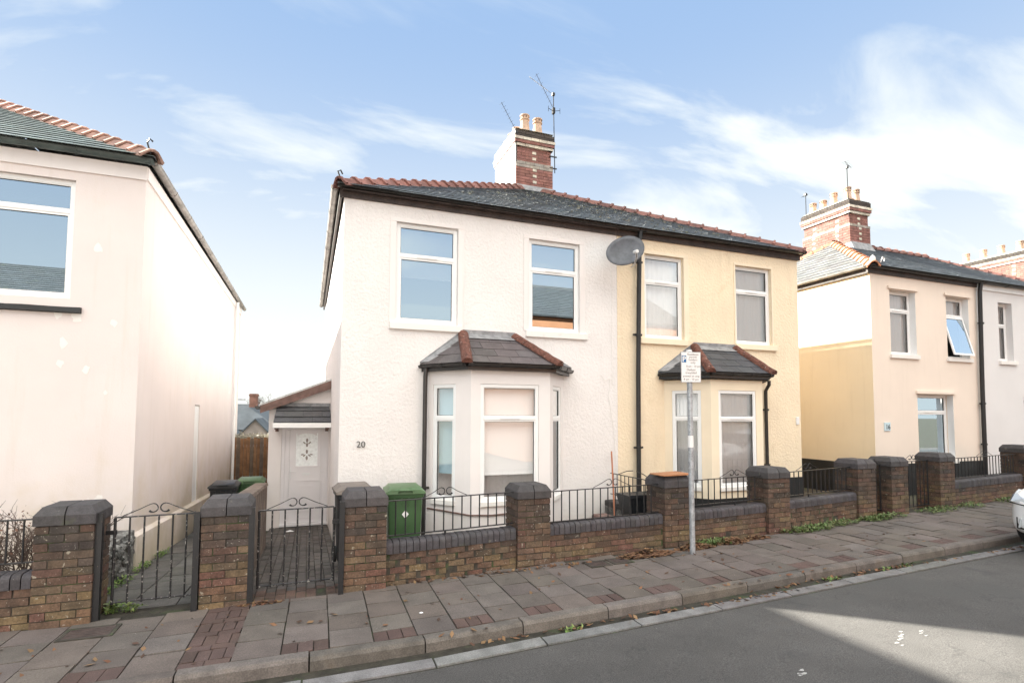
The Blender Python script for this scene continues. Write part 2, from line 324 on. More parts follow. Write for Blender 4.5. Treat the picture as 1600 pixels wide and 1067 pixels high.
def pl(tab, x):
    if x <= tab[0][0]: return tab[0][1]
    for (a, b), (c, d) in zip(tab, tab[1:]):
        if x <= c: return b+(d-b)*(x-a)/(c-a)
    return tab[-1][1]
zg = lambda x: .012*max(0, min(x, 20)-2)                       # pavement rises gently to the right
yw = lambda x: pl([(-10, 5.9), (-2.2, 5.98), (0, 6.04), (.6, 6.07), (2.6, 6.30), (4.8, 6.36), (6.8, 6.47), (9.1, 6.72), (11.5, 6.85), (14.7, 7.05), (26, 7.6)], x)
yk = lambda x: pl([(-10, 4.56), (.8, 4.57), (1.75, 4.65), (4, 4.75), (6.3, 4.86), (10.3, 5.03), (17, 5.3), (30, 5.8)], x)
zp = lambda y: -max(0, min(.4, .072*(y-6.4)))                   # passages fall away from the street

# ------------------------------------------------------------------ ground, road, pavement
def sheet(xs, ys, zf, name, m, kind=None):
    mb = MB(); pts = [(x, y, zf(x, y)) for x in xs for y in ys]; ny = len(ys)
    mb.mesh(pts, [(i*ny+j, (i+1)*ny+j, (i+1)*ny+j+1, i*ny+j+1) for i in range(len(xs)-1) for j in range(ny-1)])
    return mb.build(name, m, smooth=True)
def gz(x, y):
    if y > 24: return -.55-min(5.2, (y-24)*.2)
    if y > 5.8: return zg(x)-.06+zp(y) if x < 1 else zg(x)-.06
    return -.30
setting(sheet([-400, -100, -40, -20, -10, -6, -4, -2, 0, .4, .6, 1.5, 3, 5, 8, 12, 16, 20, 30, 50, 100, 400], [-400, -60, -20, -8, 0, 5.6, 5.9, 6.4, 7, 8, 9, 10, 11, 12, 14, 18, 24, 30, 40, 50, 60, 100, 400], gz, 'ground', 'earth'))
RX = [-60, -30, -15, -8, -4, -2, -1, 0, 1, 2, 3, 4, 5, 6, 7, 8, 9, 10, 12, 14, 16, 18, 20, 30, 45, 80]
mb = MB(); pts = []
for x in RX: pts += [(x, yk(x)-.30, zg(x)-.112), (x, yk(x)-1.6, zg(x)-.085), (x, 1.2, zg(x)-.05), (x, -1.75, zg(x)-.11)]
mb.mesh(pts, [(i*4+j, (i+1)*4+j, (i+1)*4+j+1, i*4+j+1) for i in range(len(RX)-1) for j in range(3)]); setting(mb.build('road', 'asphalt', smooth=True))
mb = MB(); pts = []
for x in RX: pts += [(x, yk(x)+.01, zg(x)-.108), (x, yk(x)-.32, zg(x)-.120)]
mb.mesh(pts, [(i*2, (i+1)*2, (i+1)*2+1, i*2+1) for i in range(len(RX)-1)]); setting(mb.build('road_edge_dirt', 'dirt'))
mb = MB(); x = -9.0
while x < 30:                                                       # pale concrete channel blocks along the gutter
    Lk = 1.0; c = jit((.185, .178, .174), .14); a = x+.008; b = x+Lk-.008
    o0 = .13+rnd.uniform(-.012, .012); o1 = .13+rnd.uniform(-.012, .012)
    mb.hexa([(a, yk(a)-.27, zg(a)-.2), (b, yk(b)-.27, zg(b)-.2), (b, yk(b)-o1, zg(b)-.2), (a, yk(a)-o0, zg(a)-.2),
             (a, yk(a)-.27, zg(a)-.104), (b, yk(b)-.27, zg(b)-.104), (b, yk(b)-o1, zg(b)-.100), (a, yk(a)-o0, zg(a)-.100)], c); x += Lk
setting(mb.build('road_channel', 'kerb'))
mb = MB(); x = -9.1
while x < 30:
    a = x+.006; b = x+.909; c = jit((.130, .112, .100), .18); dz = rnd.uniform(-.006, .006)
    pr = [(0, -.16), (0.004, -.03), (.022, -.004), (.035, 0), (.125, 0), (.125, -.16)]
    pa = [(a, yk(a)+p, zg(a)+q+dz) for p, q in pr]; pb = [(b, yk(b)+p, zg(b)+q+dz) for p, q in pr]; n = 6
    mb.mesh(pa+pb, [(k, (k+1) % n, n+(k+1) % n, n+k) for k in range(n)]+[tuple(range(n)), tuple(range(2*n-1, n-1, -1))], c); x += .915
setting(mb.build('kerb', 'kerb'))
# pavement: a dirt bed with individual slabs on it, small red setts at the cut ends
mb = MB(); pts = []
for x in RX: pts += [(x, yk(x)+.12, zg(x)-.014), (x, yw(x)+.3, zg(x)-.014)]
mb.mesh(pts, [(i*2, i*2+1, (i+1)*2+1, (i+1)*2) for i in range(len(RX)-1)]); setting(mb.build('pavement_bed', 'dirt'))
mb = MB(); SL = .36
def slab(mb, x0, x1, t0, t1, c, g=.006, y0f=lambda x: yk(x)+.128, dz=None):
    dz = rnd.uniform(-.003, .004) if dz is None else dz; tx = rnd.uniform(-.005, .005); g = g*rnd.uniform(.6, 1.5) if x1-x0 > .25 else g*.6
    def P(x, t, z): return (x+.02*t, y0f(x)+t, zg(x)+z)
    a, b = x0+g, x1-g; c0, c1 = t0+g, t1-g
    mb.hexa([P(a, c0, -.04), P(b, c0, -.04), P(b, c1, -.04), P(a, c1, -.04), P(a, c0, dz-tx), P(b, c0, dz+tx), P(b, c1, dz+tx), P(a, c1, dz-tx)], c)
RED = (.098, .062, .054); GRY = (.132, .110, .098)
i = 0; x = -9.16
while x < 26:
    wd = yw(x+.2)-yk(x+.2)-.128+.03; x1 = x+SL
    if abs(x+.18+.62) < .15:                    # full column of red setts
        t = 0; k = 0
        while t < wd:
            if k % 2 == 0: slab(mb, x, x+SL/2, t, min(t+.1, wd), jit(RED, .18)); slab(mb, x+SL/2, x1, t, min(t+.1, wd), jit(RED, .18)); t += .1
            else:
                for q in range(4): slab(mb, x+q*.1, x+q*.1+.1, t, min(t+.2, wd), jit(RED, .18))
                t += .2
            k += 1
    else:
        t = 0
        if i % 2:
            for q in range(3): slab(mb, x+q*SL/3, x+(q+1)*SL/3, 0, .2, jit(RED, .2))
            t = .2
        while t < wd-.02:
            t1 = min(t+SL, wd)
            if t1-t < .08: break
            slab(mb, x, x1, t, t1, jit(GRY, .15)); t = t1
    x = x1; i += 1
setting(mb.build('pavement', 'slab'))
mb = MB()                                                            # opposite pavement
for x in range(-40, 60): mb.box(x+.01, x+.99, -3.9, -1.75, -.2, .0, jit(GRY, .1))
setting(mb.build('far_pavement', 'slab'))
# path to the white house's door: dark block paving
mb = MB(); y = 5.98; k = 0
while y < 12:
    for q in range(-1, 10):
        x0 = -.58+q*.1; x1 = x0+.1; st = .1 if q % 2 else 0
        y0, y1 = y+st, y+st+.2
        red = y0 < 6.3
        c = jit((.12, .075, .06) if red else (.095, .082, .074), .22); h0 = zp(y0); h1 = zp(y1); d = rnd.uniform(-.003, .003)
        mb.hexa([(x0+.004, y0+.004, h0-.05), (x1-.004, y0+.004, h0-.05), (x1-.004, y1-.004, h1-.05), (x0+.004, y1-.004, h1-.05),
                 (x0+.004, y0+.004, h0-.012+d), (x1-.004, y0+.004, h0-.012+d), (x1-.004, y1-.004, h1-.012+d), (x0+.004, y1-.004, h1-.012+d)], c)
    y += .2
setting(mb.build('paved_path', 'paver'))
mb = MB(); y = 6.02; k = 0
while y < 14:
    for q in range(3):
        x0 = -2.06+q*.43; h0 = zp(y); h1 = zp(y+.6); c = jit((.105, .10, .092), .15); d = rnd.uniform(-.004, .004)
        mb.hexa([(x0+.006, y+.006, h0-.06), (x0+.424, y+.006, h0-.06), (x0+.424, y+.594, h1-.06), (x0+.006, y+.594, h1-.06),
                 (x0+.006, y+.006, h0-.016+d), (x0+.424, y+.006, h0-.016+d), (x0+.424, y+.594, h1-.016+d), (x0+.006, y+.594, h1-.016+d)], c)
    y += .6
setting(mb.build('side_path', 'paver'))
# worn paint flecks on the road
mb = MB()
for (x, y, a, n_) in [(4.75, 3.22, .35, 7), (5.15, 3.28, .25, 3), (3.52, 3.13, -.5, 3)]:
    for k in range(n_):
        px = x+k*.055*math.cos(a)+rnd.uniform(-.02, .02); py = y+k*.03+rnd.uniform(-.015, .015); s_r = rnd.uniform(.018, .04); zz = pl([(1.2, -.05), (yk(px)-1.6, -.085), (yk(px)-.3, -.112)], py)+zg(px)+.004
        m_ = 9; mb.face([(px+math.cos(2*math.pi*j/m_)*s_r*1.1*rnd.uniform(.3, 1.5), py+math.sin(2*math.pi*j/m_)*s_r*.45*rnd.uniform(.3, 1.5), zz) for j in range(m_)])
setting(mb.build('road_paint', 'road_paint'))

# ------------------------------------------------------------------ brickwork
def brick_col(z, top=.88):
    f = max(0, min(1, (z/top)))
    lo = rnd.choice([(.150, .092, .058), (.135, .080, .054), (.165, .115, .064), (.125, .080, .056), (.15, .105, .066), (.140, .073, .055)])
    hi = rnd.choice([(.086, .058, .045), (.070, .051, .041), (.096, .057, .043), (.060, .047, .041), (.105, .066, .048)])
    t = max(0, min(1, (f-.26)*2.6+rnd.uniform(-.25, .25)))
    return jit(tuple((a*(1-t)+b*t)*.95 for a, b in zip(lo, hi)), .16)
def blk(mb, x0, x1, y0, y1, z0, z1, c):
    j = lambda: rnd.uniform(-.0025, .0025)
    mb.box(x0+j(), x1+j(), y0+j(), y1+j(), z0+j(), z1+j(), c)
def pier(parent, x0, y0, z0, ztop, wdt=.44, name='pier'):
    mb = MB(); core = MB(); x1 = x0+wdt; y1 = y0+wdt; core.box(x0+.009, x1-.009, y0+.009, y1-.009, z0-.1, ztop-.16)
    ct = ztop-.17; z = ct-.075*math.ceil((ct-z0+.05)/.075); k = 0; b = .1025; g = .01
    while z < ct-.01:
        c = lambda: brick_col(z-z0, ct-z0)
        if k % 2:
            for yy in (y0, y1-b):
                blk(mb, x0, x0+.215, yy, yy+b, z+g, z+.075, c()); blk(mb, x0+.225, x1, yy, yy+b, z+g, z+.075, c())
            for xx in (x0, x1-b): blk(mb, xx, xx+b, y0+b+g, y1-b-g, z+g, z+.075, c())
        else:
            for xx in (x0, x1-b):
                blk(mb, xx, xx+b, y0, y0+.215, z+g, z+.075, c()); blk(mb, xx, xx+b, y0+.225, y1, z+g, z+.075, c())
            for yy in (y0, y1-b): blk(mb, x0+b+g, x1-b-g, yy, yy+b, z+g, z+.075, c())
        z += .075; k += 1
    o = mb.build(name, 'brick', parent)
    core.build('mortar', 'mortar', o if parent else o)
    cp = MB(); e = .012; zt = ztop; zb = ct+.006; cc = .05
    for s in (0, 1):
        xa = x0-e if s == 0 else (x0+x1)/2+.004; xb = (x0+x1)/2-.004 if s == 0 else x1+e
        ia = cc if s == 0 else 0; ib = 0 if s == 0 else cc; ya, yb = y0-e, y1+e
        col = jit((.060, .054, .057), .15); zm = zb+(zt-zb)*.55
        P = [(xa, ya, zb), (xb, ya, zb), (xb, yb, zb), (xa, yb, zb), (xa, ya, zm), (xb, ya, zm), (xb, yb, zm), (xa, yb, zm), (xa+ia, ya+cc, zt), (xb-ib, ya+cc, zt), (xb-ib, yb-cc, zt), (xa+ia, yb-cc, zt)]
        cp.mesh(P, [(3, 2, 1, 0), (8, 9, 10, 11)]+[(r_*4+q, r_*4+(q+1) % 4, r_*4+4+(q+1) % 4, r_*4+4+q) for r_ in range(2) for q in range(4)], col)
    cpo = cp.build('coping', 'blue_brick', o, bevel=.004)
    return o
def section(parent, x0, x1, ycf, zb, zcop, zt, vents=()):
    """low wall between piers: running bond with a bullnose coping of blue bricks on edge"""
    mb = MB(); core = MB(); T = .215
    n = max(2, int((x1-x0)/.235)); ncs = math.ceil((zcop-zb+.06)/.075)
    for face in (0, 1):
        for k in range(ncs):
            x = x0-(.1175 if k % 2 else 0)+.001
            while x < x1:
                a = max(x, x0+.002); b = min(x+.225, x1-.002)
                if b-a > .03:
                    ym = ycf((a+b)/2); zz = zcop-(k+1)*.075+(zg((a+b)/2)-zg((x0+x1)/2))
                    ya = ym+(0 if face == 0 else T-.1025)
                    if not any(abs(v[0]-(a+b)/2) < .12 and v[1] == k for v in vents) or face == 1:
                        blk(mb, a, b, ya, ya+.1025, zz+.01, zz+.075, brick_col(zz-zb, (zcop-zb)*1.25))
                    else: blk(mb, a, a+.12, ya, ya+.1025, zz+.01, zz+.075, brick_col(.1))
                x += .235
    x = x0
    while x < x1:
        b = min(x+.3, x1); y0, y1 = ycf(x)+.009, ycf(b)+.009
        core.hexa([(x, y0, zb-.1), (b, y1, zb-.1), (b, y1+T-.018, zb-.1), (x, y0+T-.018, zb-.1), (x, y0, zcop), (b, y1, zcop), (b, y1+T-.018, zcop), (x, y0+T-.018, zcop)]); x = b
    o = mb.build('wall_section', 'brick', parent); core.build('mortar', 'mortar', o)
    cp = MB(); x = x0+.002; n = int((x1-x0)/.0755); stp = (x1-x0-.004)/n
    for k in range(n):
        a = x+k*stp+.0045; b = x+(k+1)*stp-.0045; ym = ycf((a+b)/2)+rnd.uniform(-.003, .003); zt_ = zt+rnd.uniform(-.003, .003)+(zg((a+b)/2)-zg((x0+x1)/2)); zc_ = zcop+.004+(zg((a+b)/2)-zg((x0+x1)/2))
        f0 = ym-.014; f1 = ym+T+.014; r_ = .05
        pr = [(f0, zc_)]+[(f0+r_-r_*math.cos(t), zt_-r_+r_*math.sin(t)) for t in [0, .4, .8, 1.2, 1.57]]+[(f1-r_+r_*math.sin(t), zt_-r_+r_*math.cos(t)) for t in [0, .5, 1., 1.57]]+[(f1, zc_)]
        m_ = len(pr); col = jit((.060, .054, .060), .17)
        cp.mesh([(a, p, q) for p, q in pr]+[(b, p, q) for p, q in pr], [(i_, (i_+1) % m_, m_+(i_+1) % m_, m_+i_) for i_ in range(m_)]+[tuple(range(m_-1, -1, -1)), tuple(range(m_, 2*m_))], col)
    cp.build('coping', 'blue_brick', o)
    mj = MB(); dz_ = (zg(x1)-zg(x0))/2; q_ = .006
    mj.hexa([(x0, ycf(x0)+q_, zcop), (x1, ycf(x1)+q_, zcop), (x1, ycf(x1)+T-q_, zcop), (x0, ycf(x0)+T-q_, zcop), (x0, ycf(x0)+.03, zt-.035-dz_), (x1, ycf(x1)+.03, zt-.035+dz_), (x1, ycf(x1)+T-.03, zt-.035+dz_), (x0, ycf(x0)+T-.03, zt-.035-dz_)])
    mj.build('coping_mortar', 'room', o)
    return o
PW = .44
wl = thing('garden_wall', 'low brick garden wall with blue coping and one pier at the left edge, before the pink house', 'brick wall', (-2.2, 6, 0))
pier(wl, -2.24, yw(-2.2), 0, 1.05)
section(wl, -5.2, -2.25, lambda x: yw(x)+.05, 0, .34, .47)
p1 = pier(None, -.95, yw(-.9), 0, 1.045, .43, 'gate_pier')
tag(p1, 'lone square brick pier with blue coping between the two iron gates', 'brick pier')
wm = thing('garden_wall', 'long brick garden wall with four brick piers in front of the white and cream houses', 'brick wall', (4.8, 6.3, 0))
PX = [(.39, 1.055), (2.46, 1.0), (4.70, 1.03), (6.70, 1.07), (9.0, 1.12)]
for x, zt in PX: pier(wm, x, yw(x), zg(x), zt)
for (a, za), (b, zb_), vt in zip(PX, PX[1:], ([(1.55, 3)], [(4.42, 4)], [(5.95, 3)], [(8.2, 3)])):
    m_ = (a+b)/2; section(wm, a+PW+.005, b-.005, lambda x: yw(x)+.05, zg(m_), zg(m_)+.335, zg(m_)+.47, vt)
p7 = pier(None, 9.93, yw(9.9), zg(10), 1.13, .44, 'gate_pier'); tag(p7, 'dark brick gate pier standing alone between the two right hand iron gates', 'brick pier')
wr = thing('garden_wall', 'brick garden wall with piers beyond the last gate, behind the white car', 'brick wall', (12, 6.9, .1))
pier(wr, 11.42, yw(11.5), zg(11.5), 1.17); pier(wr, 14.55, yw(14.6), zg(14.6), 1.26); section(wr, 11.87, 14.54, lambda x: yw(x)+.05, zg(13), zg(13)+.34, zg(13)+.5)
section(wr, 15.0, 18.4, lambda x: yw(x)+.05, zg(17), zg(17)+.34, zg(17)+.5)

# ------------------------------------------------------------------ railings and gates
def scroll(cx_, yf, z, wd, mat_, parent, amp=.11):
    mb = MB(); r_ = .042
    for s in (-1, 1):
        P = lambda x, zz: (x, yf(x), zz)
        mb.tube([P(cx_+s*wd, z+.004), P(cx_+s*wd*.55, z+amp*.55), P(cx_+s*.075, z+amp-.005), P(cx_+s*.052, z+amp)], .0045, 5)
        c0 = (cx_+s*.052, z+amp-r_)
        arc = [P(c0[0]+s*r_*math.sin(t), c0[1]+r_*math.cos(t)) for t in [0, -.5, -1., -1.5, -2., -2.5, -3., -3.5, -4.0]]
        mb.tube(arc, [.006]*7+[.009, .012], 6)
    return mb.build('scroll', mat_, parent, smooth=True)
def railing(x0, x1, z0, z1, label, cat='railing', yoff=.15, mt='black_metal', name='railing', scx=None, gate=False, sw=.30, spacing=.117, yfn=None, loc=None, group=None):
    yf = yfn or (lambda x: yw(x)+yoff)
    tn = lambda x: (zg(x)-zg((x0+x1)/2))
    t = thing(name, label, cat, (x0, yf(x0), z0), group)
    for nm, z in (('top_rail', z1), ('bottom_rail', z0)):
        mb = MB(); w_ = .017; xs_ = [x0, (x0+x1)/2, x1]
        for a, b in zip(xs_, xs_[1:]):
            mb.hexa([(a, yf(a)-w_, z+tn(a)-.005), (b, yf(b)-w_, z+tn(b)-.005), (b, yf(b)+w_, z+tn(b)-.005), (a, yf(a)+w_, z+tn(a)-.005),
                     (a, yf(a)-w_, z+tn(a)+.005), (b, yf(b)-w_, z+tn(b)+.005), (b, yf(b)+w_, z+tn(b)+.005), (a, yf(a)+w_, z+tn(a)+.005)])
        mb.build(nm, mt, t)
    n = max(2, round((x1-x0)/spacing)); a_ = 0 if gate else 1; b_ = n+1 if gate else n
    for k in range(a_, b_):
        x = x0+(x1-x0)*k/n; mb = MB(); mb.cyl((x, yf(x), z0+tn(x)-(.0 if not gate else .02)), (x, yf(x), z1+tn(x)-.004), .0085 if not (gate and k in (0, n)) else .013, n=8)
        mb.build('bar', mt, t, smooth=True)
    c0 = scx if scx is not None else (x0+x1)/2
    scroll(c0, yf, z1+.006+tn(c0), min(sw, (x1-x0)/2-.05), mt, t)
    if not gate:
        mb = MB(); x = c0; mb.cyl((x, yf(x), z0-.10), (x, yf(x), z0), .013, n=8); mb.build('foot', mt, t)
    return t
railing(-5.2, -2.25, .55, .93, 'black iron railing on the low wall in front of the dead bush', scx=-3.7)
railing(.84, 2.45, .515, .905, 'black iron railing with a double scroll before the green bin and white bay window', scx=1.55, sw=.27)
railing(2.91, 4.69, .50, .895, 'black iron railing with a scroll before the white wall, left of the parking sign', scx=3.93)
railing(5.15, 6.69, .57, .935, 'black iron railing with a dark scroll in front of the cream bay window', scx=6.15)
railing(7.15, 8.99, .59, .975, 'black iron railing at the right end of the long wall', scx=7.85)
railing(11.87, 14.54, .66, 1.05, 'black iron railing in front of the black downpipe, behind the white car', scx=13.3)
G1 = railing(-1.70, -.99, .10, .895, 'closed iron gate with flaking paint before the side path of the pink house', 'gate', .20, 'flaking_metal', 'garden_gate', gate=True, sw=.30, spacing=.118)
G2 = railing(-.455, .29, .10, .875, 'closed black iron gate before the paved path to the white front door', 'gate', .22, 'flaking_metal', 'garden_gate', gate=True, sw=.30, spacing=.125)
railing(9.46, 9.91, .17, .99, 'narrow black iron gate left of the brick pier near the number 16 plate', 'gate', .2, 'black_metal', 'garden_gate', gate=True, sw=.18)
railing(10.40, 11.36, .17, 1.02, 'black iron gate in front of the ground floor window of the peach house', 'gate', .2, 'black_metal', 'garden_gate', gate=True, sw=.28)
for x, yy, h_, lb in [(-1.775, 6.02, .97, 'dark steel gate post fixed to the right side of the left pier'), (-.985, 6.0, .94, 'dark steel gate post fixed to the left side of the lone gate pier'),
                (-.505, 6.02, .95, 'dark steel gate post fixed to the right side of the lone gate pier'), (.36, 6.03, .96, 'dark steel gate post beside the pier hiding the black bin')]:
    mb = MB(); mb.box(x-.026, x+.026, yy-.01, yy+.0, -.02, h_); mb.box(x-.026, x-.020, yy, yy+.05, -.02, h_); mb.box(x+.020, x+.026, yy, yy+.05, -.02, h_)
    tag(mb.build('gate_post', 'black_metal'), lb, 'gate post', 'steel gate posts')
for root, x, x2, z in ((G1, -.975, -1.0, .74), (G2, .30, .37, .72), (G1, -1.72, -1.75, .75)):
    mb = MB(); mb.box(min(x, x2)-.03, max(x, x2)+.03, 6.215, 6.235, z-.02, z+.02); mb.build('latch' if x2 > -1.5 else 'hinge', 'black_metal', root)
# divider between the two front gardens
dv = thing('garden_wall', 'low dark wall with railing running back between the white and cream front gardens', 'brick wall', (5.0, 7.4, 0))
mb = MB(); mb.box(4.93, 5.13, 6.86, 8.38, -.1, .30); mb.build('wall_section', 'rubble', dv)
cp = MB(); y = 6.86
while y < 8.36: cp.cbox(4.91, 5.15, y+.004, y+.071, .30, .40, .012, jit((.055, .05, .05), .2)); y += .075
cp.build('coping', 'blue_brick', dv)
for nm, z in (('top_rail', .86), ('bottom_rail', .50)):
    mb = MB(); mb.box(5.015, 5.045, 6.86, 8.35, z-.005, z+.005); mb.build(nm, 'black_metal', dv)
for k in range(12):
    mb = MB(); y = 6.94+k*.12; mb.cyl((5.03, y, .50), (5.03, y, .86), .008, n=6); mb.build('bar', 'black_metal', dv)
mb = MB()
for s in (-1, 1): mb.tube([(5.03, 7.6+s*.5, .865), (5.03, 7.6+s*.25, .94), (5.03, 7.6+s*.05, .97)], .007, 5)
mb.build('scroll', 'black_metal', dv)
# wall between the two side paths
bw = thing('boundary_wall', 'brown rendered wall running back between the two side paths', 'wall', (-.7, 8, 0))
mb = MB(); ys = [6.5+k*.45 for k in range(8)]
for a, b in zip(ys, ys[1:]):
    za = pl([(6.4, .94), (9.7, .72)], a); zb_ = pl([(6.4, .94), (9.7, .72)], b)
    mb.hexa([(-.78, a, -.5), (-.60, a, -.5), (-.60, b, -.5), (-.78, b, -.5), (-.78, a, za), (-.60, a, za), (-.60, b, zb_), (-.78, b, zb_)])
mb.build('wall_section', 'wall_render_brown', bw)
mb = MB(); mb.hexa([(-.80, 6.46, .94), (-.585, 6.46, .94), (-.585, 9.67, .72), (-.80, 9.67, .72), (-.78, 6.46, .98), (-.60, 6.46, .98), (-.60, 9.67, .76), (-.78, 9.67, .76)]); mb.build('coping', 'wall_render_brown', bw)

# ------------------------------------------------------------------ house builders
def wall(mb, P0, P1, z0, z1, ops=(), zb=None):
    """vertical wall sheet from P0 to P1 (left to right seen from outside) with openings (s0,s1,za,zb,depth)"""
    P0 = V((*P0, 0)); P1 = V((*P1, 0)); Lw = (P1-P0).length; u = (P1-P0).normalized(); n = V((u.y, -u.x, 0))
    ss = sorted({0, Lw}|{o[0] for o in ops}|{o[1] for o in ops}); zs = sorted({z0, z1}|{o[2] for o in ops}|{o[3] for o in ops})
    Q = lambda s, z, d=0: tuple((P0+u*s-n*d)+V((0, 0, z)))
    for a, b in zip(ss, ss[1:]):
        for c, d in zip(zs, zs[1:]):
            if any(o[0]-1e-6 <= a and b <= o[1]+1e-6 and o[2]-1e-6 <= c and d <= o[3]+1e-6 for o in ops): continue
            mb.face([Q(a, c), Q(b, c), Q(b, d), Q(a, d)])
    for a, b, c, d, dp in ops:
        mb.face([Q(a, c), Q(a, c, dp), Q(a, d, dp), Q(a, d)]); mb.face([Q(b, c, dp), Q(b, c), Q(b, d), Q(b, d, dp)])
        mb.face([Q(a, d), Q(a, d, dp), Q(b, d, dp), Q(b, d)]); mb.face([Q(a, c, dp), Q(a, c), Q(b, c), Q(b, c, dp)])
def window(parent, P0, P1, op, transom=None, sash=.028, fr=.055, pane='pane', cover=None, sill=None, top_cover=None, sillm='sill', surround=None, surm=None, name='window', open_lower=0, vent=True, lintel=False, room=True):
    """op = (s0,s1,za,zb,depth) on the wall P0-P1. cover = (material, z_low) blind or curtain filling from the top down to z_low"""
    P0 = V((*P0, 0)); P1 = V((*P1, 0)); u = (P1-P0).normalized(); n = V((u.y, -u.x, 0)); s0, s1, za, zb, dp = op
    o = P0-n*dp; f = MB(); e = .002
    L_ = lambda m, a, b, d0, d1, z0, z1, c=None: m.lbox(o, u, n, a, b, d0, d1, z0, z1, c)
    a, b, c, d = s0+e, s1-e, za+e, zb-e
    L_(f, a, a+fr, 0, .06, c, d); L_(f, b-fr, b, 0, .06, c, d); L_(f, a+fr, b-fr, 0, .06, c, c+fr); L_(f, a+fr, b-fr, 0, .06, d-fr, d)
    lights = []
    if transom: L_(f, a+fr, b-fr, .0, .06, transom-.028, transom+.028); lights = [(c+fr, transom-.028), (transom+.028, d-fr)]
    else: lights = [(c+fr, d-fr)]
    fo = f.build(name, 'upvc', parent, bevel=.004)
    for i_, (z0, z1) in enumerate(lights):
        lower = transom and i_ == 0
        if lower and open_lower:
            sm = MB(); sh = sash+.012; piv = z1; ang = open_lower
            def T(aa, dd, zz):
                hz_ = zz-piv; q = o+u*aa+n*(dd*math.cos(ang)-hz_*math.sin(ang)+.06); return V((q.x, q.y, piv+hz_*math.cos(ang)+dd*math.sin(ang)*0))
            def sb(m_, a0, a1, d0, d1, z0_, z1_): m_.hexa([T(a0, d1, z0_), T(a1, d1, z0_), T(a1, d0, z0_), T(a0, d0, z0_), T(a0, d1, z1_), T(a1, d1, z1_), T(a1, d0, z1_), T(a0, d0, z1_)])
            A, B = a+fr-.01, b-fr+.01
            sb(sm, A, A+.045, 0, .03, z0-.02, z1); sb(sm, B-.045, B, 0, .03, z0-.02, z1); sb(sm, A+.045, B-.045, 0, .03, z0-.02, z0+.025); sb(sm, A+.045, B-.045, 0, .03, z1-.045, z1)
            sm.build('opening_sash', 'upvc', fo)
            g = MB(); g.face([T(A+.045, .012, z0+.025), T(B-.045, .012, z0+.025), T(B-.045, .012, z1-.045), T(A+.045, .012, z1-.045)]); g.build('pane', 'pane_mirror', fo)
            continue
        A, B = a+fr, b-fr
        if lower or not transom or True:
            sm = MB(); k = sash if lower or not transom else sash*.45
            L_(sm, A, A+k, .012, .052, z0, z1); L_(sm, B-k, B, .012, .052, z0, z1); L_(sm, A+k, B-k, .012, .052, z0, z0+k); L_(sm, A+k, B-k, .012, .052, z1-k, z1)
            sm.build('sash', 'upvc', fo)
            gk = MB(); gs = .005
            L_(gk, A+k, A+k+gs, .026, .040, z0+k, z1-k); L_(gk, B-k-gs, B-k, .026, .040, z0+k, z1-k); L_(gk, A+k+gs, B-k-gs, .026, .040, z0+k, z0+k+gs); L_(gk, A+k+gs, B-k-gs, .026, .040, z1-k-gs, z1-k)
            gk.build('gasket', 'rubber', fo)
        else: k = 0
        g = MB(); L2 = [o+u*(A+k)+n*.03, o+u*(B-k)+n*.03]
        g.face([(L2[0].x, L2[0].y, z0+k), (L2[1].x, L2[1].y, z0+k), (L2[1].x, L2[1].y, z1-k), (L2[0].x, L2[0].y, z1-k)]); g.build('pane', MT[pane], fo)
    if vent and transom:
        vm = MB(); m_ = (a+b)/2; L_(vm, m_-.16, m_+.16, .06, .072, transom-.012, transom+.008); vm.build('trickle_vent', 'upvc', fo)
    if cover:
        cmt, zl = cover; cv = MB()
        if cmt == 'net':
            nn = 26; pts = []
            for q in range(nn+1):
                s = a+.02+(b-a-.04)*q/nn; p = o+u*s-n*(.05+.008*math.sin(q*1.9)+.005*math.sin(q*.7)); pts += [(p.x, p.y, zl), (p.x, p.y, d)]
            cv.mesh(pts, [(2*q, 2*q+2, 2*q+3, 2*q+1) for q in range(nn)]); cv.build('net_curtain', cmt, fo, smooth=True)
        else:
            L_(cv, a+.03, b-.03, -.062, -.06, zl, d); L_(cv, a+.03, b-.03, -.068, -.055, zl-.012, zl+.012); cv.build('roller_blind', cmt, fo)
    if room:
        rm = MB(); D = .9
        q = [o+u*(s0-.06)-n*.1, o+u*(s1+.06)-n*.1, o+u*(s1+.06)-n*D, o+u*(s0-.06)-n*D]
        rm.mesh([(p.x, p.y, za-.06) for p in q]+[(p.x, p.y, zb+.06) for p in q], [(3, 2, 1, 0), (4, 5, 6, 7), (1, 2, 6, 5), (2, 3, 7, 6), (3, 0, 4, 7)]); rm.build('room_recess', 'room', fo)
    if sill:
        sm = MB(); L_(sm, s0-sill[0], s1+sill[1], -.0, dp+sill[2], za-sill[3], za+.0015); sm.build('sill', sillm, fo, bevel=.006)
    if surround:
        wds, zt = surround; sm = MB(); q = dp+.001; t_ = .012; zlo = za-(sill[3] if sill else 0)
        L_(sm, s0-wds, s0-.001, q, q+t_, za+.003, zb+.001); L_(sm, s1+.001, s1+wds, q, q+t_, za+.003, zb+.001); L_(sm, s0-wds, s1+wds, q, q+t_, zb+.002, zb+zt); sm.build('window_surround', surm, fo, bevel=.004)
    return fo
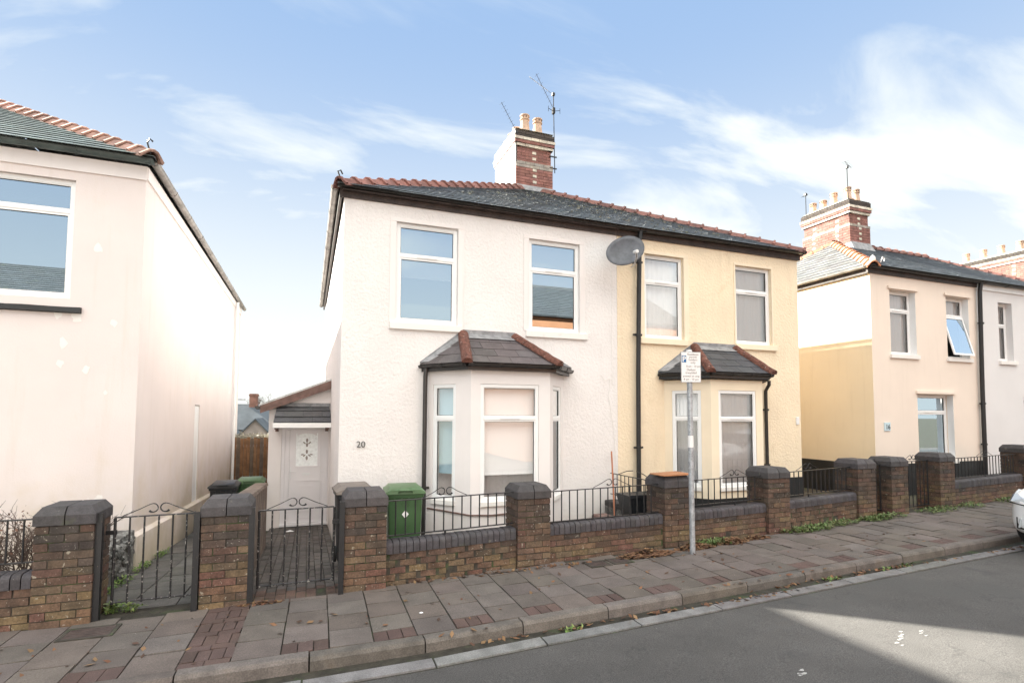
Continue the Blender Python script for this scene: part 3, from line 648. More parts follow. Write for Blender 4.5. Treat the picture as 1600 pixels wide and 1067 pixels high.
def clip_poly(pts, poly):   # both 2D, poly convex ccw
    outp = pts
    for i_ in range(len(poly)):
        a, b = poly[i_], poly[(i_+1) % len(poly)]; inp = outp; outp = []
        if not inp: return []
        ins = lambda p: (b[0]-a[0])*(p[1]-a[1])-(b[1]-a[1])*(p[0]-a[0]) >= 0
        for j in range(len(inp)):
            p, q = inp[j], inp[(j+1) % len(inp)]; ip, iq = ins(p), ins(q)
            if ip != iq:
                dx, dy = q[0]-p[0], q[1]-p[1]; ex, ey = b[0]-a[0], b[1]-a[1]
                den_ = ex*dy-ey*dx; t = (ex*(a[1]-p[1])-ey*(a[0]-p[0]))/den_ if abs(den_) > 1e-12 else 0
                if ip: outp.append(p)
                outp.append((p[0]+dx*t, p[1]+dy*t))
            elif ip: outp.append(p)
    return outp
def slates(poly3, name, parent, m='slate', base=(.115, .132, .148), gauge=.205, width=.30, thick=.009, jitter=.22, slip=.02, order=None):
    """overlapping slates on a planar convex polygon; the first edge poly3[0]-poly3[1] is the eave"""
    P = [V(p) for p in poly3]; u = (P[1]-P[0]).normalized(); nn = (P[1]-P[0]).cross(P[2]-P[0]).normalized()
    if nn.z < 0: nn = -nn
    v = nn.cross(u).normalized()
    if v.z < 0: v = -v
    flat = [((p-P[0]).dot(u), (p-P[0]).dot(v)) for p in P]
    ar = sum(flat[i_][0]*flat[(i_+1) % len(flat)][1]-flat[(i_+1) % len(flat)][0]*flat[i_][1] for i_ in range(len(flat)))
    if ar < 0: flat = flat[::-1]
    umin = min(p[0] for p in flat); umax = max(p[0] for p in flat); vmax = max(p[1] for p in flat)
    mb = MB(); mb.face([P[0]+u*a+v*b for a, b in flat], (.02, .02, .02))
    r_ = 0; y = -.02
    fl2 = flat
    while y < vmax:
        x = umin-(width/2 if r_ % 2 else 0)-width
        while x < umax:
            dx = rnd.uniform(-.003, .003); dy = rnd.uniform(-slip, slip*.4) if rnd.random() < .25 else rnd.uniform(-.004, .004)
            q = clip_poly([(x+.003+dx, y+dy), (x+width-.003+dx, y+dy), (x+width-.003+dx, y+gauge+.03), (x+.003+dx, y+gauge+.03)], fl2)
            if len(q) >= 3:
                c = jit(base, jitter); tl = rnd.uniform(-.001, .001)
                hgt = lambda b: (thick*2+tl)*(1-(b-y)/(gauge+.03))+.002
                top = [P[0]+u*a+v*b+nn*hgt(b) for a, b in q]; bot = [P[0]+u*a+v*b+nn*(hgt(b)-thick) for a, b in q]; k = len(q)
                mb.mesh(top+bot, [tuple(range(k))]+[(i_, k+i_, k+(i_+1) % k, (i_+1) % k) for i_ in range(k)], c)
            x += width
        y += gauge; r_ += 1
    return mb.build(name, m, parent)
def hip(a, b, parent, name='ridge_tiles', m='hip_tile', base=(.21, .092, .074), w_=.13, L_=.30, drop=.07, collar=True):
    """angular tiles from a (low end) to b"""
    a = V(a); b = V(b); d = (b-a).normalized(); side = d.cross(V((0, 0, 1))).normalized(); up_ = side.cross(d).normalized()
    mb = MB(); n = max(1, int((b-a).length/L_)); st = (b-a).length/n
    for k in range(n):
        c = jit(base, .25); p0 = a+d*(st*k-.02); p1 = a+d*(st*(k+1)); 
        def ring(p, s, lift): return [p-side*w_*s-up_*(drop-lift), p-side*w_*s*.35+up_*(.035+lift), p+up_*(.05+lift), p+side*w_*s*.35+up_*(.035+lift), p+side*w_*s-up_*(drop-lift)]
        r0_, r1_ = ring(p0, 1, .014), ring(p1, .94, 0)
        lo0 = [q-up_*.016 for q in r0_]; lo1 = [q-up_*.016 for q in r1_]
        mb.mesh(r0_+r1_+lo0+lo1, [(i_, i_+1, 5+i_+1, 5+i_) for i_ in range(4)]+[(10+i_, i_, i_+1, 11+i_) for i_ in range(4)]+[(0, 10, 15, 5), (4, 9, 19, 14)]+[(10+i_, 15+i_, 16+i_, 11+i_) for i_ in range(4)], c)
        if collar:
            q0, q1 = p0, p0+d*.045; A = ring(q0, 1.08, .034); B = ring(q1, 1.08, .034); A2 = ring(q0, .95, 0); B2 = ring(q1, .95, 0)
            mb.mesh(A+B+A2+B2, [(i_, i_+1, 5+i_+1, 5+i_) for i_ in range(4)]+[(10+i_, i_, i_+1, 11+i_) for i_ in range(4)]+[(15+i_, 5+i_, 6+i_, 16+i_) for i_ in range(4)], tuple(x*1.15 for x in c))
    return mb.build(name, m, parent)
def gutter(a, b, nrm, parent, r=.055, m='gutter', bracket=.9, name='gutter'):
    a = V(a); b = V(b); nrm = V(nrm).normalized(); d = (b-a).normalized(); mb = MB()
    th = [math.pi*k/8 for k in range(9)]
    outr = [(-r*math.cos(t), -r*math.sin(t)) for t in th]; inr = [(-(r-.005)*math.cos(t), -(r-.005)*math.sin(t)) for t in th][::-1]
    prof = [(outr[0][0]-.004, 0.006)]+outr+[(outr[-1][0]+.004, .006)]+[(inr[0][0], .006)]+inr+[(inr[-1][0], .006)]
    mb.sweep(prof, a+nrm*r, b+nrm*r, nrm)
    for end in (a, b):
        e0 = end-d*.004; e1 = end+d*.004; mb.sweep([(p*1.02, q) for p, q in outr], e0+nrm*r, e1+nrm*r, nrm)
    go = mb.build(name, m, parent, smooth=False); bk = MB(); Lg = (b-a).length; n = max(1, int(Lg/bracket))
    for k in range(n+1):
        p = a+d*(.05+(Lg-.1)*k/n); R2 = r+.008
        pr = [(-R2*math.cos(t), -R2*math.sin(t)) for t in th]; bk.sweep(pr+[(R2, .014), (-R2, .014)], p-d*.014+nrm*r, p+d*.014+nrm*r, nrm)
        bk.build('gutter_bracket', m, go); bk = MB()
    return go
def downpipe(pts, parent, r=.034, m='gutter', clips=(), wallside=(0, 1, 0), name='downpipe'):
    mb = MB(); mb.tube(pts, r, 12); o = mb.build(name, m, parent, smooth=True)
    for c in clips:
        c = V(c); k = MB(); k.cyl(c-V((0, 0, .02)), c+V((0, 0, .02)), r+.012, n=12); k.box(c.x-r-.05, c.x+r+.05, c.y+.0, c.y+.03, c.z-.018, c.z+.018); k.build('pipe_clip', m, o)
    return o
def pot(c, h, r, parent, m='terracotta', n=18):
    mb = MB(); mb.lathe(c, [(r*1.25, -.03), (r*1.2, .03), (r*1.0, .12), (r*.86, h*.62), (r*.84, h*.72), (r*1.02, h*.74), (r*1.02, h*.78), (r*.88, h*.80), (r*.90, h*.92), (r*1.05, h*.94), (r*1.02, h), (r*.72, h), (r*.70, h*.6)], n)
    o = mb.build('chimney_pot', m, parent, smooth=True)
    hm = MB()
    for k in range(8):
        t = 2*math.pi*k/8; p = V(c)+V((math.cos(t)*r*.885, math.sin(t)*r*.885, h*.86)); hm.cyl(p, p+V((math.cos(t), math.sin(t), 0))*.012, .013, n=6)
    hm.build('vent_hole', 'ink', o)
    return o
def chimney(parent, x0, x1, y0, y1, zb, zt, pots, white_left=False, lower=None, base=(.27, .125, .105)):
    """brick stack with cream dentil bricks, two cream string courses, dark cap"""
    mb = MB(); br = MB(); cm_ = MB(); T = .075
    core_z1 = zt
    nB = int((zt-zb)/T)
    sides = [((x0, y0), (x1, y0)), ((x1, y0), (x1, y1)), ((x1, y1), (x0, y1)), ((x0, y1), (x0, y0))]
    mb.box(x0+.012, x1-.012, y0+.012, y1-.012, zb-.6, zt-.02)
    for k in range(nB):
        z = zb+k*T; oo = .0; frac = zt-(z+T)
        col = None
        if frac < .17: oo = .06; cbase = (.065, .052, .046)
        elif frac < .245: oo = .085; cbase = (.66, .60, .50)
        elif frac < .32: oo = .07; cbase = base
        elif frac < .395: oo = .045; cbase = (.66, .60, .50)
        else: oo = 0; cbase = base
        if lower and z < lower: oo = .035
        if lower and abs(z-lower) < T*.6: cbase = (.36, .32, .28); oo = .04
        X0, X1, Y0, Y1 = x0-oo, x1+oo, y0-oo, y1+oo; g = .008; D = .10+oo
        for (A, B) in (((X0, Y0), (X1, Y0)), ((X1, Y0), (X1, Y1)), ((X1, Y1), (X0, Y1)), ((X0, Y1), (X0, Y0))):
            A = V((*A, 0)); B = V((*B, 0)); u_ = (B-A).normalized(); n_ = V((u_.y, -u_.x, 0)); Lw = (B-A).length
            nb = max(2, round(Lw/.235)); st = Lw/nb; off = st/2 if k % 2 else 0; s = -off
            dent = oo < .04 and cbase is base and (k % 2 == 0) and frac > .47
            while s < Lw-.01:
                a_, b_ = max(0.0, s), min(Lw-.001, s+st-g); c = jit(cbase, .14)
                if b_-a_ > .02: br.lbox(A, u_, n_, a_, b_, -D, rnd.uniform(-.0015, .0015), z+g, z+T, c)
                s += st
            if dent:
                nd = max(1, round(Lw/.75)); 
                for q in range(nd):
                    s0 = Lw*(q+.5)/nd-.05; br.lbox(A, u_, n_, s0, s0+.10, -.02, .006, z+g, z+T-.002, jit((.68, .62, .52), .06))
    o = br.build('chimney', 'chimney_brick', parent); mb.build('chimney_core', 'mortar_pale', o)
    f = MB(); e = .05
    f.hexa([(x0-e, y0-e, zt), (x1+e, y0-e, zt), (x1+e, y1+e, zt), (x0-e, y1+e, zt), (x0+.10, y0+.10, zt+.09), (x1-.10, y0+.10, zt+.09), (x1-.10, y1-.10, zt+.09), (x0+.10, y1-.10, zt+.09)]); f.build('flaunching', 'mortar_pale', o)
    fl = MB(); fl.hexa([(x0-.07, y0-.16, zb-.16), (x1+.07, y0-.16, zb-.16), (x1+.07, y0+.1, zb-.02), (x0-.07, y0+.1, zb-.02), (x0-.02, y0-.03, zb+.10), (x1+.02, y0-.03, zb+.10), (x1+.02, y0+.1, zb+.10), (x0-.02, y0+.1, zb+.10)]); fl.build('chimney_flashing', 'lead', o)
    if white_left:
        wm_ = MB()
        for (oo, za_, zb2) in ((.05, zb-.5, zt-.40), (.062, zt-.40, zt-.335), (.085, zt-.335, zt-.25), (.10, zt-.25, zt-.17), (.075, zt-.17, zt+.004)):
            wm_.box(x0-oo, x0-oo+.04, y0-max(.004, oo-.055), y1+oo, za_+.012, zb2-.006)
        wm_.build('render_coat', 'white_render', o)
    for p in pots: pot((p[0], p[1], zt+.02), p[2], p[3], o)
    return o
def text(s, size, o, u, upv, parent, m, depth=.002, align='CENTER', name='lettering', thick=0):
    cu = bpy.data.curves.new(name, 'FONT'); cu.body = s; cu.size = size; cu.extrude = depth; cu.align_x = align; cu.offset = thick
    tmp = bpy.data.objects.new('tmp', cu); COL.objects.link(tmp); bpy.context.view_layer.update()
    me = bpy.data.meshes.new_from_object(tmp.evaluated_get(bpy.context.evaluated_depsgraph_get())); bpy.data.objects.remove(tmp)
    u = V(u).normalized(); upv = V(upv).normalized(); n_ = u.cross(upv)
    Mx = Matrix(((u.x, upv.x, n_.x, o[0]), (u.y, upv.y, n_.y, o[1]), (u.z, upv.z, n_.z, o[2]), (0, 0, 0, 1))); me.transform(Mx)
    me.materials.clear(); me.materials.append(MT[m]); ob = bpy.data.objects.new(name, me); COL.objects.link(ob)
    if parent: attach(ob, parent)
    return ob

# ------------------------------------------------------------------ the white house (number 20)
YF = 8.4
HW = thing('semi_detached_house', 'white rendered house numbered 20 with bay window and side porch, left half of the pair', 'house', (2.8, YF, 0))
opA = (1.226-.43, 2.22-.43, 3.31, 4.905, .10); opB = (3.473-.43, 4.446-.43, 3.31, 4.905, .10)
mb = MB(); wall(mb, (.43, YF), (5.21, YF), -.4, 5.2, (opA, opB))
wall(mb, (.43, 18), (.43, YF), -.6, 5.2); wall(mb, (5.21, 18), (.43, 18), -.6, 5.2)
mb.build('wall', 'white_render', HW)
window(HW, (.43, YF), (5.21, YF), opA, 4.385, cover=('blind_pale', 4.08), pane='pane_mirror', sill=(.09, .08, .045, .105), surround=(.10, .06), surm='smooth_white')
window(HW, (.43, YF), (5.21, YF), opB, 4.385, cover=('blind_pale', 4.12), pane='pane_mirror', sill=(.06, .14, .045, .105), surround=(.10, .06), surm='smooth_white')
def roof_pair(x0, x1, xm, ap, yb, parents, ze, ye, sl='slate', back=None):
    """front slope shared by two houses and split at xm, plus the side slopes"""
    A = V((x0, ye, ze)); B = V((x1, ye, ze)); C_ = V(ap)
    t = (xm-x0)/(x1-x0); Mx_ = V((xm, ye, ze))
    return A, B, C_, Mx_
AP = (5.0, 12.2, 7.52); XL, XR, YE, ZE = .33, 9.66, 8.20, 5.30
r1 = slates([(XL, YE, ZE), (5.0, YE, ZE), AP], 'roof', HW)
slates([(XL, 18.1, ZE), (XL, YE, ZE), AP, (5.0, 14.6, 7.52)], 'roof', HW, gauge=.21)
mb = MB(); mb.face([(XL, 18.1, ZE), (5.21, 18.1, ZE), (5.0, 14.6, 7.52)]); mb.face([(5.0, YE+.01, ZE-.005), (5.21, YE+.01, ZE-.005), (5.0, 12.2, 7.51)]); mb.build('roof', 'slate', HW)
hip((XL+.02, YE+.02, ZE+.03), (4.7, 11.93, 7.42), HW)
mb = MB(); mb.tube([(XL+.03, YE+.06, ZE+.02), (XL+.02, YE, ZE+.10), (XL-.01, YE-.02, ZE+.17), (XL+.03, YE, ZE+.20), (XL+.06, YE+.02, ZE+.15)], .012, 6); mb.build('hip_iron', 'gutter', HW)
mb = MB(); mb.box(.36, 5.208, YF-.032, YF+.01, 5.17, 5.33); mb.box(.36, .40, YF-.03, 18, 5.17, 5.29); mb.box(.40, 5.2, YF-.12, YF-.033, 5.255, 5.275); mb.build('fascia', 'fascia', HW, bevel=.004)
gutter((.33, YF-.034, 5.345), (5.70, YF-.034, 5.315), (0, -1, 0), HW, r=.058)
gutter((.352, YF-.03, 5.33), (.352, 18.0, 5.30), (-1, 0, 0), HW, r=.055, m='gutter_grey', bracket=1.0)
CH = chimney(HW, 4.64, 5.55, 12.0, 13.45, 7.42, 8.9, [(4.92, 12.2, .47, .12), (5.27, 12.2, .44, .12), (4.86, 12.62, .34, .11), (4.86, 12.95, .34, .11), (4.86, 13.28, .30, .11)], white_left=True, lower=7.98)
def aerial(name, label, base, top, boom, els, gr=None):
    t = thing(name, label, 'aerial', base, gr); mb = MB(); mb.tube([base, top], .011, 6); mb.build('mast', 'aerial', t, smooth=True)
    a, b = V(boom[0]), V(boom[1]); mb = MB(); mb.tube([a, b], .006, 5)
    d = (b-a).normalized(); s = d.cross(V((0, 0, 1))).normalized()
    for k in range(els):
        p = a+(b-a)*(k+.3)/els; hl = .05+.04*(els-k)/els; mb.cyl(p-s*hl, p+s*hl, .0025, n=4)
    mb.build('boom', 'aerial', t); mb = MB(); q = V(top)-V((0, 0, .06)); mb.cbox(q.x-.035, q.x+.035, q.y-.03, q.y+.03, q.z-.04, q.z+.04, .008); mb.build('clamp', 'black_metal', t)
    return t
a1 = aerial('tv_aerial', 'tall television aerial on a mast strapped to the right side of the white chimney', (5.66, 12.0, 7.95), (5.62, 12.0, 10.05), ((5.10, 11.9, 10.35), (5.62, 12.0, 9.62)), 8)
mb = MB(); c0 = V((5.62, 12, 9.55)); mb.cbox(c0.x-.03, c0.x+.03, c0.y-.05, c0.y+.03, c0.z-.08, c0.z+.08, .008)
for s in (-1, 1): mb.tube([c0, c0+V((s*.16, -.05, .02))], .007, 5); mb.tube([c0+V((s*.16, -.05, -.06)), c0+V((s*.16, -.05, .08))], .006, 5)
mb.build('small_array', 'aerial', a1)
mb = MB(); mb.tube([(4.75, 11.5, 9.95), (5.62, 12.0, 9.98)], .006, 5)
for k in range(12): p = V((4.78+k*.055, 11.52+k*.03, 9.953)); mb.cyl(p-V((0, .0, .025)), p+V((0, .0, .025)), .0025, n=4)
mb.build('boom', 'lead', a1)
for z in (8.05, 8.35): mb = MB(); mb.box(5.50, 5.70, 11.96, 11.99, z-.012, z+.012); mb.build('bracket', 'black_metal', a1)
aerial('tv_aerial', 'thin leaning aerial on the left front edge of the white chimney', (4.60, 11.96, 8.05), (4.60, 11.96, 8.85), ((4.15, 11.8, 9.36), (4.60, 11.95, 8.80)), 8)
def moss(parent, x0, x1, n, bias):
    mb = MB()
    for k in range(n):
        x = rnd.uniform(x0, x1); f = rnd.random()**bias; lim = min((x-XL)/(5.0-XL), (XR-x)/(XR-5.0)); 
        if f > lim-.06: continue
        y = YE+(12.2-YE)*f; z = ZE+(7.52-ZE)*f+.018; s_ = rnd.uniform(.02, .05); m_ = 6; c = jit(rnd.choice([(.035, .032, .022), (.05, .05, .028), (.07, .055, .03), (.03, .03, .027)]), .3)
        P = [(x+math.cos(2*math.pi*q/m_)*s_*rnd.uniform(.7, 1.4), y+math.sin(2*math.pi*q/m_)*s_*.7, z+math.sin(2*math.pi*q/m_)*s_*.35) for q in range(m_)]; mb.mesh(P+[(x, y-.01, z+s_*.38)], [(q, (q+1) % m_, m_) for q in range(m_)], c)
    o = mb.build('moss_clumps', 'foliage', parent); o['kind'] = 'stuff'
moss(HW, 1.5, 5.0, 170, .5)
# bay window
def bay(parent, A, B, C_, D, zt, s_l, s_f, s_r, rmat, wm_='smooth_white', zsill=.58, ztop=2.35, ztr=1.83, covers=None, plinth=None, surm=None):
    Ln = lambda p, q: math.hypot(q[0]-p[0], q[1]-p[1])
    ol = (s_l[0], s_l[1], zsill, ztop, .07); of = (s_f[0], s_f[1], zsill, ztop, .07); or_ = (s_r[0], s_r[1], zsill, ztop, .07)
    mb = MB(); wall(mb, A, B, -.15, zt, (ol,)); wall(mb, B, C_, -.15, zt, (of,)); wall(mb, C_, D, -.15, zt, (or_,)); bo = mb.build('bay_window', wm_, parent)
    for (p, q, op, cv) in ((A, B, ol, covers[0]), (B, C_, of, covers[1]), (C_, D, or_, covers[2])):
        window(bo, p, q, op, ztr, cover=cv[:2], pane=cv[2], sill=(.0, .0, .035, .07), vent=(p == B), fr=.05, name='window_frame', room=False, sash=.022)
    rm = MB(); cen = V(((A[0]+D[0])/2, 9.6)); pts = [V(A)+V((.1, .05)), V((A[0]-.1, 9.5)), V((D[0]+.1, 9.5)), V(D)+V((-.1, .05))]
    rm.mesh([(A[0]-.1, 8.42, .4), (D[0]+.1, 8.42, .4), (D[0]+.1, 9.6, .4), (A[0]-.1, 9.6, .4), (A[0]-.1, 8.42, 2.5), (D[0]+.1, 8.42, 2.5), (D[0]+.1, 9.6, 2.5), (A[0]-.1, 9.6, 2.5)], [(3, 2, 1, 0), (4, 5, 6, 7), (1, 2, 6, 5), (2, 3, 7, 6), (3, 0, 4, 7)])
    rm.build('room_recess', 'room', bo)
    fl = MB(); fl.face([(A[0]+.05, 8.39, .55), (B[0]+.05, B[1]+.1, .55), (C_[0]-.05, C_[1]+.1, .55), (D[0]-.05, 8.39, .55)]); fl.face([(A[0]+.02, 8.42, zt-.01), (B[0]+.01, B[1]+.01, zt-.01), (C_[0]-.01, C_[1]+.01, zt-.01), (D[0]-.02, 8.42, zt-.01)]); fl.build('window_board', 'upvc', bo)
    if plinth:
        z1, pm = plinth; pb = MB(); off = .012
        for p, q in ((A, B), (B, C_), (C_, D)):
            P = V((*p, 0)); Q = V((*q, 0)); u = (Q-P).normalized(); n = V((u.y, -u.x, 0)); pb.lbox(P, u, n, -.005, (Q-P).length+.005, -.02, off, -.1, z1)
        pb.build('plinth', pm, bo)
    return bo
A, B, C_, D = (1.74, YF), (2.27, 7.75), (3.57, 7.75), (4.12, YF)
b20 = bay(HW, A, B, C_, D, 2.56, (.12, .56), (.15, 1.11), (.18, .70), 'bay_slate', covers=(('blind', .98, 'pane'), ('blind_pale', .97, 'pane_bay'), ('blind', .98, 'pane')))
# the opening in the front wall behind the bay stays closed by the bay itself
def bay_roof(parent, pts_e, pts_t, ze, zt, base, hipm='hip_mossy', g=.24, wd=.36):
    (e0, e1, e2, e3), (t1, t2) = pts_e, pts_t
    E = [V((*p, ze)) for p in (e0, e1, e2, e3)]; T1 = V((*t1, zt)); T2 = V((*t2, zt)); 
    T0 = V((t1[0]-.34, t1[1], zt-.10)) ; T3 = V((t2[0]+.34, t2[1], zt-.10))
    slates([E[0], E[1], T1, ], 'bay_roof', parent, 'bay_slate', base, g, wd, .004, .16, 0)
    o = slates([E[1], E[2], T2, T1], 'bay_roof', parent, 'bay_slate', base, g, wd, .004, .16, 0)
    slates([E[2], E[3], T2], 'bay_roof', parent, 'bay_slate', base, g, wd, .004, .16, 0)
    for a, b in ((E[1], T1), (E[2], T2)):
        mb = MB(); d = (b-a).normalized(); s = d.cross(V((0, 0, 1))).normalized(); u_ = s.cross(d); n = 9; m_ = 10; P = []
        for i_ in range(m_+1):
            q = a-d*.03+(b-a)*1.03*i_/m_+u_*.01+V((rnd.uniform(-.004, .004), 0, rnd.uniform(-.006, .006)))
            P += [q+s*.085*math.cos(math.pi*k/(n-1))+u_*(.085*math.sin(math.pi*k/(n-1))-.01) for k in range(n)]
        mb.mesh(P, [(i_*n+k, i_*n+k+1, (i_+1)*n+k+1, (i_+1)*n+k) for i_ in range(m_) for k in range(n-1)]+[tuple(range(n-1, -1, -1)), tuple(range(m_*n, m_*n+n))])
        mb.build('hip_tile', hipm, o, smooth=True)
    ld = MB()
    up_ = lambda p, z: (p.x, p.y, z)
    dv = (E[1]-T1)*.18; dv2 = (E[2]-T2)*.18
    ld.mesh([T1+V((0, 0, .03))+dv*0, T2+V((0, 0, .03)), T2+dv2+V((0, 0, .03)), T1+dv+V((0, 0, .03)), T1+V((-.02, .0, .09)), T2+V((.02, .0, .09))], [(0, 1, 2, 3), (4, 5, 1, 0)])
    for Ex, Tx in ((E[0], T1), (E[3], T2)):
        dd = V((.16 if Ex is E[0] else -.16, 0, 0)); wy = YF-.006; 
        ld.mesh([(Ex.x, wy, Ex.z+.05), (Tx.x, wy, Tx.z+.09), (Tx.x, wy, Tx.z-.01), (Ex.x, wy, Ex.z-.01), tuple(V((Tx.x, wy, Tx.z+.035))), tuple(V((Ex.x, wy, Ex.z+.04))), (Ex.x+dd.x, wy-.13, Ex.z+.05), (Tx.x+dd.x*.3, wy-.10, Tx.z-.015)], [(0, 1, 2, 3), (4, 5, 6, 7)])
    ld.build('lead_flashing', 'lead', o)
    return o
bay_roof(HW, ((1.62, YF-.01), (2.17, 7.62), (3.66, 7.62), (4.28, YF-.01)), ((2.32, YF-.01), (3.20, YF-.01)), 2.66, 3.17, (.105, .088, .088))
def bay_gutter(parent, pe, zt, fz):
    for a, b in zip(pe, pe[1:]):
        a3, b3 = V((*a, zt)), V((*b, zt)); d = (b3-a3).normalized(); n = V((d.y, -d.x, 0)); gutter(a3, b3, n, parent, r=.038, bracket=.45)
        mb = MB(); mb.lbox((a3.x, a3.y, 0), d, n, .0, (b3-a3).length, -.022, -.002, zt-.09, zt+.02); mb.build('fascia', 'gutter', parent)
bay_gutter(HW, ((1.645, YF-.01), (2.19, 7.66), (3.64, 7.66), (4.24, YF-.01)), 2.64, 0)
mb = MB(); mb.mesh([(1.66, YF-.01, 2.565), (2.20, 7.68, 2.565), (3.63, 7.68, 2.565), (4.22, YF-.01, 2.565)], [(3, 2, 1, 0)]); mb.build('soffit', 'fascia', HW)
downpipe([(1.70, 8.30, 2.60), (1.69, 8.30, 2.45), (1.69, 8.31, -.05)], HW, .034, 'gutter', [(1.69, 8.31, .75)])
mb = MB(); mb.tube([(1.76, 8.37, .43), (1.95, 8.13, .42), (2.26, 7.73, .40), (2.6, 7.735, .38), (3.2, 7.735, .40), (3.56, 7.735, .39)], .012, 6); mb.build('cable', 'brown_board', HW, smooth=True)
mb = MB(); pts = [(4.86, 8.385, 2.6), (4.93, 8.38, 2.5), (5.05, 8.385, 2.55), (5.02, 8.385, 2.2), (5.12, 8.385, 1.6), (5.16, 8.385, 1.0), (5.15, 8.385, .3)]; mb.tube(pts, .005, 5)
mb.tube([(5.10, 8.385, 5.0), (5.10, 8.385, 4.2), (5.08, 8.385, 3.3), (5.09, 8.385, 2.4)], .0035, 5); mb.build('cable', 'sill', HW)
# door number
nb = text('20', .135, (.745, YF-.020, 1.385), (1, 0, 0), (0, 0, 1), HW, 'ink', .004, name='number_digits', thick=-.001)
# side porch
YP = 11.9; zr = lambda x: 2.55+(x-.43)*.40
mb = MB(); dx0, dx1, dz1 = -.50, .40, 1.60
for quad in ([(-.745, -.5), (dx0, -.5), (dx0, zr(dx0)), (-.745, zr(-.745))], [(dx0, dz1), (dx1, dz1), (dx1, zr(dx1)), (dx0, zr(dx0))], [(dx1, -.5), (.43, -.5), (.43, zr(.43)), (dx1, zr(dx1))]): mb.face([(x, YP, z) for x, z in quad])
mb.face([(-.745, YP, -.5), (-.745, 18.4, -.5), (-.745, 18.4, zr(-.745)), (-.745, YP, zr(-.745))]); mb.face([(dx0, YP, -.5), (dx0, YP+.1, -.5), (dx0, YP+.1, dz1), (dx0, YP, dz1)]); mb.face([(dx0, YP, dz1), (dx0, YP+.1, dz1), (dx1, YP+.1, dz1), (dx1, YP, dz1)])
mb.build('porch_wall', 'smooth_white', HW)
mb = MB(); mb.hexa([(-.93, YP-.14, zr(-.93)+.02), (.43, YP-.14, zr(.43)+.02), (.43, 18.5, zr(.43)+.02), (-.93, 18.5, zr(-.93)+.02), (-.93, YP-.14, zr(-.93)+.06), (.43, YP-.14, zr(.43)+.06), (.43, 18.5, zr(.43)+.06), (-.93, 18.5, zr(-.93)+.06)]); mb.build('porch_roof', 'slate', HW)
mb = MB(); mb.hexa([(-.90, YP-.16, zr(-.90)-.13), (.425, YP-.16, zr(.425)-.15), (.425, YP-.135, zr(.425)-.15), (-.90, YP-.135, zr(-.90)-.13), (-.90, YP-.16, zr(-.90)+.02), (.425, YP-.16, zr(.425)+.02), (.425, YP-.135, zr(.425)+.02), (-.90, YP-.135, zr(-.90)+.02)]); mb.build('barge_board', 'brown_board', HW)
gutter((-.90, YP-.12, zr(-.90)-.0), (-.90, 18.4, zr(-.90)-.0), (-1, 0, 0), HW, r=.05, m='gutter')
cn = slates([(-.64, YP-.42, 1.70), (.45, YP-.42, 1.70), (.40, YP-.005, 2.04), (-.60, YP-.005, 2.04)], 'door_canopy', HW, 'bay_slate', (.085, .085, .09), .19, .36, .012, .1, 0)
mb = MB(); mb.box(-.65, .44, YP-.44, YP-.415, 1.605, 1.70); mb.build('canopy_board', 'upvc', cn); mb = MB(); mb.box(-.60, .42, YP-.03, YP-.004, 2.03, 2.10); mb.build('lead_flashing', 'lead', cn)
for x in (-.59, .36):
    mb = MB(); mb.box(x-.03, x+.03, YP-.38, YP, 1.57, 1.605); mb.box(x-.03, x+.03, YP-.05, YP, 1.52, 1.57); mb.build('canopy_bracket', 'brown_board', cn)
dr = MB(); y0, y1 = YP+.02, YP+.09; zb = -.36
for a, b in ((dx0+.002, dx0+.07), (dx0+.14, dx0+.155), (.255, .275), (.335, dx1-.002)): dr.box(a, b, y0, y1, zb, dz1-.003)
dr.box(dx0+.07, .335, y0, y1, 1.555, dz1-.003); dr.box(dx0+.07, dx0+.14, y0+.02, y1, zb, 1.555); dr.box(.275, .335, y0+.02, y1, zb, 1.555); dr.box(dx0, dx1, YP-.06, y0+.03, zb-.03, zb+.015)
dfr = dr.build('door_frame', 'upvc_door', HW, bevel=.003)
X0, X1 = dx0+.157, .253; dm = MB(); yd = YP+.035
gx0, gx1, gz0, gz1 = -.205, .175, .83, 1.48
dm.box(X0, gx0-.02, yd, yd+.04, zb+.02, 1.553); dm.box(gx1+.02, X1, yd, yd+.04, zb+.02, 1.553); dm.box(gx0-.02, gx1+.02, yd, yd+.04, zb+.02, gz0-.02); dm.box(gx0-.02, gx1+.02, yd, yd+.04, gz1+.02, 1.553)
def mould(m, x0, x1, z0, z1, w=.018, d=.012):
    m.box(x0, x1, yd-d, yd-.001, z0, z0+w); m.box(x0, x1, yd-d, yd-.001, z1-w, z1); m.box(x0, x0+w, yd-d, yd-.001, z0+w, z1-w); m.box(x1-w, x1, yd-d, yd-.001, z0+w, z1-w)
mould(dm, gx0-.05, gx1+.05, gz0-.05, gz1+.045, .022, .014); mould(dm, -.24, .21, -.25, .52); mould(dm, -.15, .12, -.12, .40); dm.box(-.12, .09, yd-.010, yd-.001, -.09, .37)
dm.box(gx0-.02, gx1+.02, yd-.004, yd+.0, gz1+.0, gz1+.02)
dl = dm.build('front_door', 'upvc_door', HW)
mb = MB(); mb.box(gx0-.02, gx1+.02, yd+.012, yd+.02, gz0-.02, gz1+.02); mb.build('door_glass', 'door_glass', dl)
mb = MB()      # leaded motif
mt_ = MB(); cxm = -.015; yg = yd+.009
def leaf(m, x, z, w, h, rot): 
    pts = []
    for k in range(10):
        t = 2*math.pi*k/10; px, pz = math.cos(t)*w, math.sin(t)*h; pts.append((x+px*math.cos(rot)-pz*math.sin(rot), yg, z+px*math.sin(rot)+pz*math.cos(rot)))
    m.face(pts)
for zc_ in (.97, 1.10, 1.24, 1.33): leaf(mt_, cxm, zc_, .022, .045, 0)
